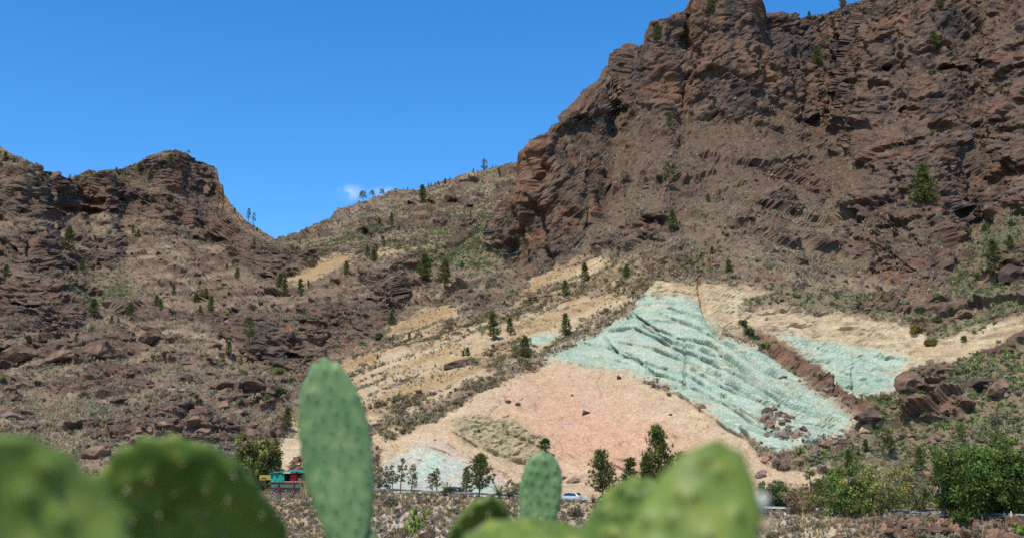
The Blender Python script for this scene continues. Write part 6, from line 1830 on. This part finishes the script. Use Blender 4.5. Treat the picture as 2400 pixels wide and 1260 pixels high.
fence = empty('fence', st(668, 1141))
base = st(668, 1141)
sb('shade_cloth', 636, 706, 1132.5, 1140.5, -.62, -.58, MAT['mesh_green'], fence)
sb('top_rail', 632, 712, 1128.5, 1130.5, -.76, -.64, MAT['maroon'], fence)
sb('bottom_rail', 634, 710, 1140.5, 1142.5, -.72, -.64, MAT['wood'], fence)
for x_ in (654, 689): sb('post', x_ - 1.8, x_ + 1.8, 1123 if x_ > 680 else 1127, 1167, -.98, -.80, MAT['maroon'], fence)
for k in range(13): sb('baluster', 637 + k * 5.6, 637.8 + k * 5.6, 1131, 1141, -.75, -.68, MAT['galv_dark'], fence)
tag(fence, 'maroon timber railing with green cloth in front of the stall', 'fence')

wall = empty('stone_wall', st(672, 1165)); base = st(672, 1165)
sb('core', 637, 708, 1143, 1170, -.3, 3.6, MAT['plain_soil'], wall)
wsm = [fast_mesh('stone', *rock_shape(s, 1), MAT['wall_stone']) for s in (51, 52, 53, 54, 55)]
k = 0
for r_ in range(7):
    x = 637 + (r_ % 2) * 3
    while x < 708:
        w_ = random.uniform(4.5, 8.5)
        c = st(x + w_ / 2, 1166 - r_ * 3.5) - base
        o = obj('stone', wsm[k % 5], wall, c + Vector((0, -.36 + random.uniform(-.05, .05), 0))); o.scale = (w_ * sx * .56, .22, 2.1 * sx); o.rotation_euler = (random.uniform(-.2, .2), random.uniform(-.2, .2), random.uniform(-.3, .3))
        x += w_; k += 1
tag(wall, 'rough stone terrace wall under the stall', 'stone wall')

# terrace fill is hidden by the wall; dry reed clump right of the stall
p = st(722, 1158)
r = np.random.default_rng(3)
V = []
for _ in range(420):
    a = r.random() * 6.283; R = abs(r.normal()) * .55; l = r.uniform(1.6, 4.2)
    b = np.array([math.cos(a) * R, math.sin(a) * R, -.4]); d = np.array([math.cos(a) * .35 * r.random(), math.sin(a) * .35 * r.random(), 1]) * l
    s = np.array([-math.sin(a), math.cos(a), 0]) * .07
    V += [b - s, b + s, b + d]
tag(obj('reed_clump', fast_mesh('reed_clump', np.array(V), np.arange(len(V)).reshape(-1, 3), flat_mat('dry_reed', (.46, .35, .18), .9, .1, .3, 2.0)), None, p), 'tall clump of dry straw reeds right of the stall', 'reeds')
b = st(622, 1118, 196.0)
sg = empty('sign', b)
box('board', (-1.0, -.04, -.42), (1.0, .04, .42), MAT['yellow'], sg)
box('band', (-.7, -.07, -.25), (.2, -.045, -.05), MAT['dark_in'], sg)
box('post', (-.06, .045, -2.6), (.06, .14, .4), MAT['wood'], sg)
tag(sg, 'small yellow board half hidden by palm fronds left of the stall', 'sign')
q = on_road(913, -.6)
V, T = tube([(0, 0, -.2), (0, 0, .9), (0, 0, 1.0), (0, 0, 1.2)], [.14, .14, .3, .26], 8)
tag(obj('marker_post', fast_mesh('marker_post', V, T, MAT['galv_dark']), None, q), 'short dark post box by the rail at the sapling pines', 'marker post')

# ------------------------------------------------------------------ prickly pears
def cactus_mat(name, c0, c1):
    m, n, l, b_ = principled(name, .5, .35)
    tc = n.new('ShaderNodeTexCoord')
    t = n.new('ShaderNodeTexNoise'); t.inputs['Scale'].default_value = 9.0; t.inputs['Detail'].default_value = 5.0
    l.new(tc.outputs['Object'], t.inputs['Vector'])
    rp = n.new('ShaderNodeValToRGB')
    rp.color_ramp.elements[0].position = .32; rp.color_ramp.elements[0].color = (*c0, 1)
    rp.color_ramp.elements[1].position = .68; rp.color_ramp.elements[1].color = (*c1, 1)
    t2 = n.new('ShaderNodeTexNoise'); t2.inputs['Scale'].default_value = 34.0; t2.inputs['Detail'].default_value = 4.0     # dust, scars and paler bloom
    l.new(tc.outputs['Object'], t2.inputs['Vector'])
    r2 = n.new('ShaderNodeMapRange'); r2.inputs['From Min'].default_value = .52; r2.inputs['From Max'].default_value = .72; r2.inputs['To Max'].default_value = .55
    l.new(t2.outputs['Fac'], r2.inputs['Value'])
    mx2 = n.new('ShaderNodeMixRGB'); mx2.inputs[2].default_value = (c1[0] * 1.9, c1[1] * 1.45, c1[2] * 1.6, 1)
    l.new(t.outputs['Fac'], rp.inputs[0]); l.new(r2.outputs[0], mx2.inputs[0]); l.new(rp.outputs[0], mx2.inputs[1])
    rp = mx2
    l.new(rp.outputs[0], b_.inputs['Base Color'])
    tr = n.new('ShaderNodeBsdfTranslucent'); l.new(rp.outputs[0], tr.inputs['Color'])
    ms = n.new('ShaderNodeMixShader'); ms.inputs[0].default_value = .06
    l.new(b_.outputs[0], ms.inputs[1]); l.new(tr.outputs[0], ms.inputs[2]); l.new(ms.outputs[0], n['Material Output'].inputs['Surface'])
    return m


MAT['pad_sage'] = cactus_mat('sage_green_cactus_skin', (.10, .19, .062), (.165, .265, .095))
MAT['pad_green'] = cactus_mat('yellow_green_cactus_skin', (.085, .14, .014), (.185, .25, .036))
MAT['areole'] = flat_mat('areole_felt', (.24, .22, .10), .9, .1, .2, 30.0)
MAT['spine'] = flat_mat('pale_spine', (.62, .55, .38), .6, .3, .1)
MAT['wool'] = flat_mat('white_cochineal_wool', (.62, .60, .55), .95, .1, .08, 20.0)
MAT['cork'] = flat_mat('corky_scar', (.42, .30, .16), .95, .1, .25, 12.0)


def pad_outline(t, narrow, k=.60, ex=2.1):
    """half width of a pad along its axis, 0..1"""
    t = np.clip(t, 0, 1)
    body = narrow + (1 - narrow) * np.sin(np.clip(t / k, 0, 1) * np.pi / 2)
    cap = np.sqrt(np.clip(1 - (np.clip(t - k, 0, 1) / (1 - k)) ** ex, 0, 1))
    foot = np.sqrt(np.clip(t / .12, 0, 1)) * .75 + .25 * np.clip(t / .02, 0, 1)
    return body * cap * foot


def make_pad(base_, tip, width, normal, mat, seed, narrow=.45, thick=.022, bend=0.0, wavy=.0, nu=44, nv=36, bump=.004, step=.027, spines=True, cap=(.60, 2.1), scallop=.03):
    """one cactus pad as a closed thick leaf with raised areoles; returns body, areoles, spines"""
    r = np.random.default_rng(seed)
    base_, tip = np.array(base_), np.array(tip)
    ax = tip - base_; L = np.linalg.norm(ax); ax /= L
    n = np.array(normal, float); n -= ax * (n @ ax); n /= np.linalg.norm(n)
    sd = np.cross(ax, n)
    ar = []
    rows = int(L / step)
    for i in range(1, rows):
        for j in range(-12, 13):
            s = (j + .5 * (i % 2)) * step * .95; t = i / rows
            hw = pad_outline(np.array([t]), narrow, *cap)[0] * width / 2
            if abs(s) < hw * .9: ar.append((t * L + r.normal() * step * .2, s + r.normal() * step * .2))
    ar = np.array(ar)

    def point(a, s, side):
        t = a / L
        hw = pad_outline(t, narrow, *cap) * width / 2 + 1e-6
        e = np.clip(1 - (s / hw) ** 2, 0, 1)
        edge_t = np.clip(np.minimum(t / .10, (1 - t) / .10), 0, 1)
        th = thick * (e ** .32) * (.25 + .75 * edge_t ** .5) * (.8 + .9 * (1 - t) ** 2)
        d2 = ((a[..., None] - ar[:, 0]) ** 2 + (s[..., None] - ar[:, 1]) ** 2).min(-1)
        bu = bump * np.exp(-d2 / (step * .26) ** 2) * np.clip(e * 3, 0, 1)
        off = side * (th * .5 + bu) + bend * L * (t - .4) ** 2 + wavy * width * np.sin(t * 7 + s / width * 5 + seed)
        rim = 1 + scallop * (1 - e) ** 2 * (np.sin(t * L / step * 6.283 + seed) + .6 * np.sin(t * 17 + seed * 2 + np.sign(s)))
        a2 = a + L * .012 * np.clip((t - .8) / .2, 0, 1) * np.sin(s / step * 6.283 + seed)
        return base_ + ax * a2[..., None] + sd * (s * rim)[..., None] + n * off[..., None]
    u = (1 - np.cos(np.linspace(0, np.pi, nu))) / 2
    v = np.sin(np.linspace(-np.pi / 2, np.pi / 2, nv))
    A = np.broadcast_to(u[:, None] * L, (nu, nv)).copy()
    S = v[None, :] * (pad_outline(u, narrow, *cap) * width / 2)[:, None]
    front, back_ = point(A, S, 1.0), point(A, S, -1.0)
    q = grid_tris(nu, nv)
    V = np.concatenate([front.reshape(-1, 3), back_.reshape(-1, 3)])
    T = np.concatenate([q, q[:, ::-1] + nu * nv])
    AV, AT, SV = [], [], []
    iv, it = ico(1)
    for side in (1.0, -1.0):
        c = point(ar[:, 0], ar[:, 1], side)
        for p_ in c:
            AT.append(it + sum(len(x) for x in AV)); AV.append(iv * .0022 + p_)
            for _ in range(2):
                d = n * side + r.normal(size=3) * .5; d /= np.linalg.norm(d); b_ = np.cross(d, r.normal(size=3)); b_ /= np.linalg.norm(b_) + 1e-6
                SV += [p_ - b_ * .0006, p_ + b_ * .0006, p_ + d * r.uniform(.008, .016)]
    return (V, T), (np.concatenate(AV), np.concatenate(AT)), np.array(SV), (n, sd, ax)


def add_pad(plant, base_, tip, width, normal, mat, seed, **k):
    (V, T), (AV, AT), SV, fr = make_pad(base_, tip, width, normal, mat, seed, **k)
    o0 = np.array(plant.location)
    o = obj('pad', fast_mesh('pad', V - o0, T, MAT[mat], smooth=True), plant)
    obj('areoles', fast_mesh('areoles', AV - o0, AT, MAT['areole']), o)['kind'] = 'stuff'
    obj('spines', fast_mesh('spines', SV - o0, np.arange(len(SV)).reshape(-1, 3), MAT['spine']), o)['kind'] = 'stuff'
    return o, fr


def ground_z(x, y):
    d = (S0['P'][:, 0] - x) ** 2 + (S0['P'][:, 1] - y) ** 2
    return float(S0['P'][np.argmin(d), 2])


def chain(plant, foot, head, n, mat, seed, width=.17):
    """older pads from the ground up to the first pad that shows"""
    foot, head = np.array(foot), np.array(head)
    for k in range(n):
        a, b_ = foot + (head - foot) * (k / n - .02), foot + (head - foot) * ((k + 1) / n + .06)
        rr = np.random.default_rng(seed + k)
        add_pad(plant, a, b_, width, (rr.normal() * .6, -1, rr.normal() * .2), mat, seed + k, narrow=.6, thick=.045)


def plant_at(px_, D, label):
    x = float(pix_dir(px_, 1260)[0]) * D
    return tag(empty('prickly_pear', (x, D, ground_z(x, D) - .03)), label, 'cactus')


def show(plant, b, t, D, wpx, normal, mat, seed, Db=None, **k):
    """pad from photo pixel b to photo pixel t at distance D"""
    o, fr = add_pad(plant, at(b[0], b[1], Db or D), at(t[0], t[1], D), wpx * D / F, normal, mat, seed, **k)
    return o, fr


# plant left: very near blurred pad and the big dark pad behind it
pl_ = plant_at(300, 1.25, 'near out of focus prickly pear at lower left with two broad dark pads')
show(pl_, (260, 1635), (-190, 1072), .90, 550, (.45, -.80, -.30), 'pad_green', 5, Db=.975, narrow=.6, thick=.03, bend=.10, bump=.007, step=.034, wavy=.02)
show(pl_, (622, 1515), (312, 1052), 1.24, 415, (.16, -.80, -.52), 'pad_green', 6, Db=1.42, narrow=.62, thick=.026, bend=-.16, bump=.008, step=.034, wavy=.03)
chain(pl_, pl_.location, at(600, 1490, 1.37), 5, 'pad_green', 60)
# plant middle left: tall sage pad in the sun and the dark one beside it
pl_ = plant_at(830, 2.4, 'tall upright sage green prickly pear pad left of centre with its dark neighbour')
show(pl_, (832, 1345), (756, 842), 2.4, 166, (-.10, -.93, .34), 'pad_sage', 7, narrow=.30, thick=.03, bump=.0045, step=.03)
show(pl_, (1075, 1420), (1150, 1166), 1.9, 150, (.20, -.80, -.62), 'pad_green', 8, Db=2.14, narrow=.7, thick=.03)
chain(pl_, pl_.location, at(828, 1335, 2.4), 5, 'pad_sage', 70)
chain(pl_, at(835, 1500, 2.35), at(1072, 1410, 2.05), 2, 'pad_sage', 75)
# plant behind: small upright pad
pl_ = plant_at(1258, 4.0, 'small upright dotted prickly pear pad near the centre, less blurred')
show(pl_, (1256, 1275), (1276, 1057), 4.0, 98, (.06, -.94, .34), 'pad_sage', 9, narrow=.62, thick=.04, bump=.006, step=.034)
chain(pl_, pl_.location, at(1256, 1270, 4.0), 4, 'pad_sage', 80)
# plant right: low flat pad, crenellated pad, big blurred pad
pl_ = plant_at(1600, 1.15, 'very blurred broad prickly pear at lower right of centre')
o8, fr8 = show(pl_, (1550, 1480), (1704, 1038), 1.02, 290, (-.25, -.92, .08), 'pad_green', 10, Db=.99, cap=(.42, 1.6), narrow=.66, thick=.032, wavy=.02, bump=.006)
show(pl_, (1420, 1520), (1512, 1118), 1.55, 240, (-.55, -.80, .05), 'pad_green', 12, narrow=.7, thick=.03, wavy=.025, bump=.006)
show(pl_, (1250, 1420), (1262, 1224), 1.35, 330, (.05, -.55, .82), 'pad_green', 14, Db=1.18, narrow=.8, thick=.032, bump=.005)
chain(pl_, pl_.location, at(1560, 1520, 1.05), 5, 'pad_green', 90)
chain(pl_, at(1540, 1700, 1.1), at(1255, 1415, 1.18), 2, 'pad_green', 96)
chain(pl_, at(1545, 1640, 1.12), at(1425, 1500, 1.55), 2, 'pad_green', 98)
# white scale wool and a corky scar on the right rim of the big blurred pad
V, T = ico(2)
w_ = at(1786, 1176, 1.02) - pl_.location
obj('wool', fast_mesh('wool', V * (.006, .005, .009) * (1 + .2 * fbm((V * 3).astype(np.float32), 1.0, 2)[:, None]) + np.array(w_), T, MAT['wool']), o8)
w_ = at(1745, 1232, 1.0) - pl_.location
obj('scar', fast_mesh('scar', V * (.028, .006, .008) + np.array(w_), T, MAT['cork']), o8)['label'] = 'corky beige scar along the lower right rim'


def small_pear(p, size, label, group=None):
    e = empty('prickly_pear', p, random.random() * 6.28); e.scale = (size,) * 3
    key = 'small_pear'
    if key not in TREEM:
        V, T = ico(2); TREEM[key] = fast_mesh('pad', V * (.17, .05, .26) + (0, 0, .24), T, MAT['pad_green'], smooth=True)
    for k in range(16):
        lv = k // 6
        o = obj('pad', TREEM[key], e, (random.uniform(-.4, .4) * (1 + .3 * lv), random.uniform(-.4, .4), .32 * lv)); o.rotation_euler = (random.uniform(-.6, .6), random.uniform(-.6, .6), random.random() * 6.28); s = random.uniform(.8, 1.15); o.scale = (s, s, s)
    return tag(e, label, 'cactus', group)


PEARS = []
for (x, y, r_, sh, lab, *g) in ((985, 1222, 26, 'ground', 'bright green prickly pear clump on the pale bank between rocks'), (960, 1245, 22, 'ground', 'lower prickly pear clump on the bank at the bottom edge'), (1890, 1196, 12, 'ground', 'grey green prickly pear in front of the brown twiggy bush'), (1930, 1194, 12, 'ground', 'prickly pear left of the large roadside bush'), (2392, 1240, 16, 'ground', 'prickly pear at the lower right corner'),
                             (1880, 1062, 14, 'hillside', 'prickly pear above the ledge right of the green face'), (1935, 1065, 12, 'hillside', 'prickly pear right of the one above the ledge'), (2280, 985, 12, 'hillside', '@', 'prickly pears of the right slope'), (2290, 860, 11, 'hillside', '@', 'prickly pears of the right slope'), (2360, 830, 14, 'hillside', '@', 'prickly pears of the right slope'), (2160, 960, 11, 'hillside', '@', 'prickly pears of the right slope'), (2370, 1035, 14, 'hillside', '@', 'prickly pears of the right slope'), (2215, 1000, 10, 'hillside', '@', 'prickly pears of the right slope')):
    p, _ = surf(x, y + r_ * .4, sh); o = small_pear(p, r_ * 1.5 * p.y / F, lab, g[0] if g else None)
    if lab == '@': PEARS.append((o, x, y, 'prickly pear clump'))
label_by_place(PEARS)
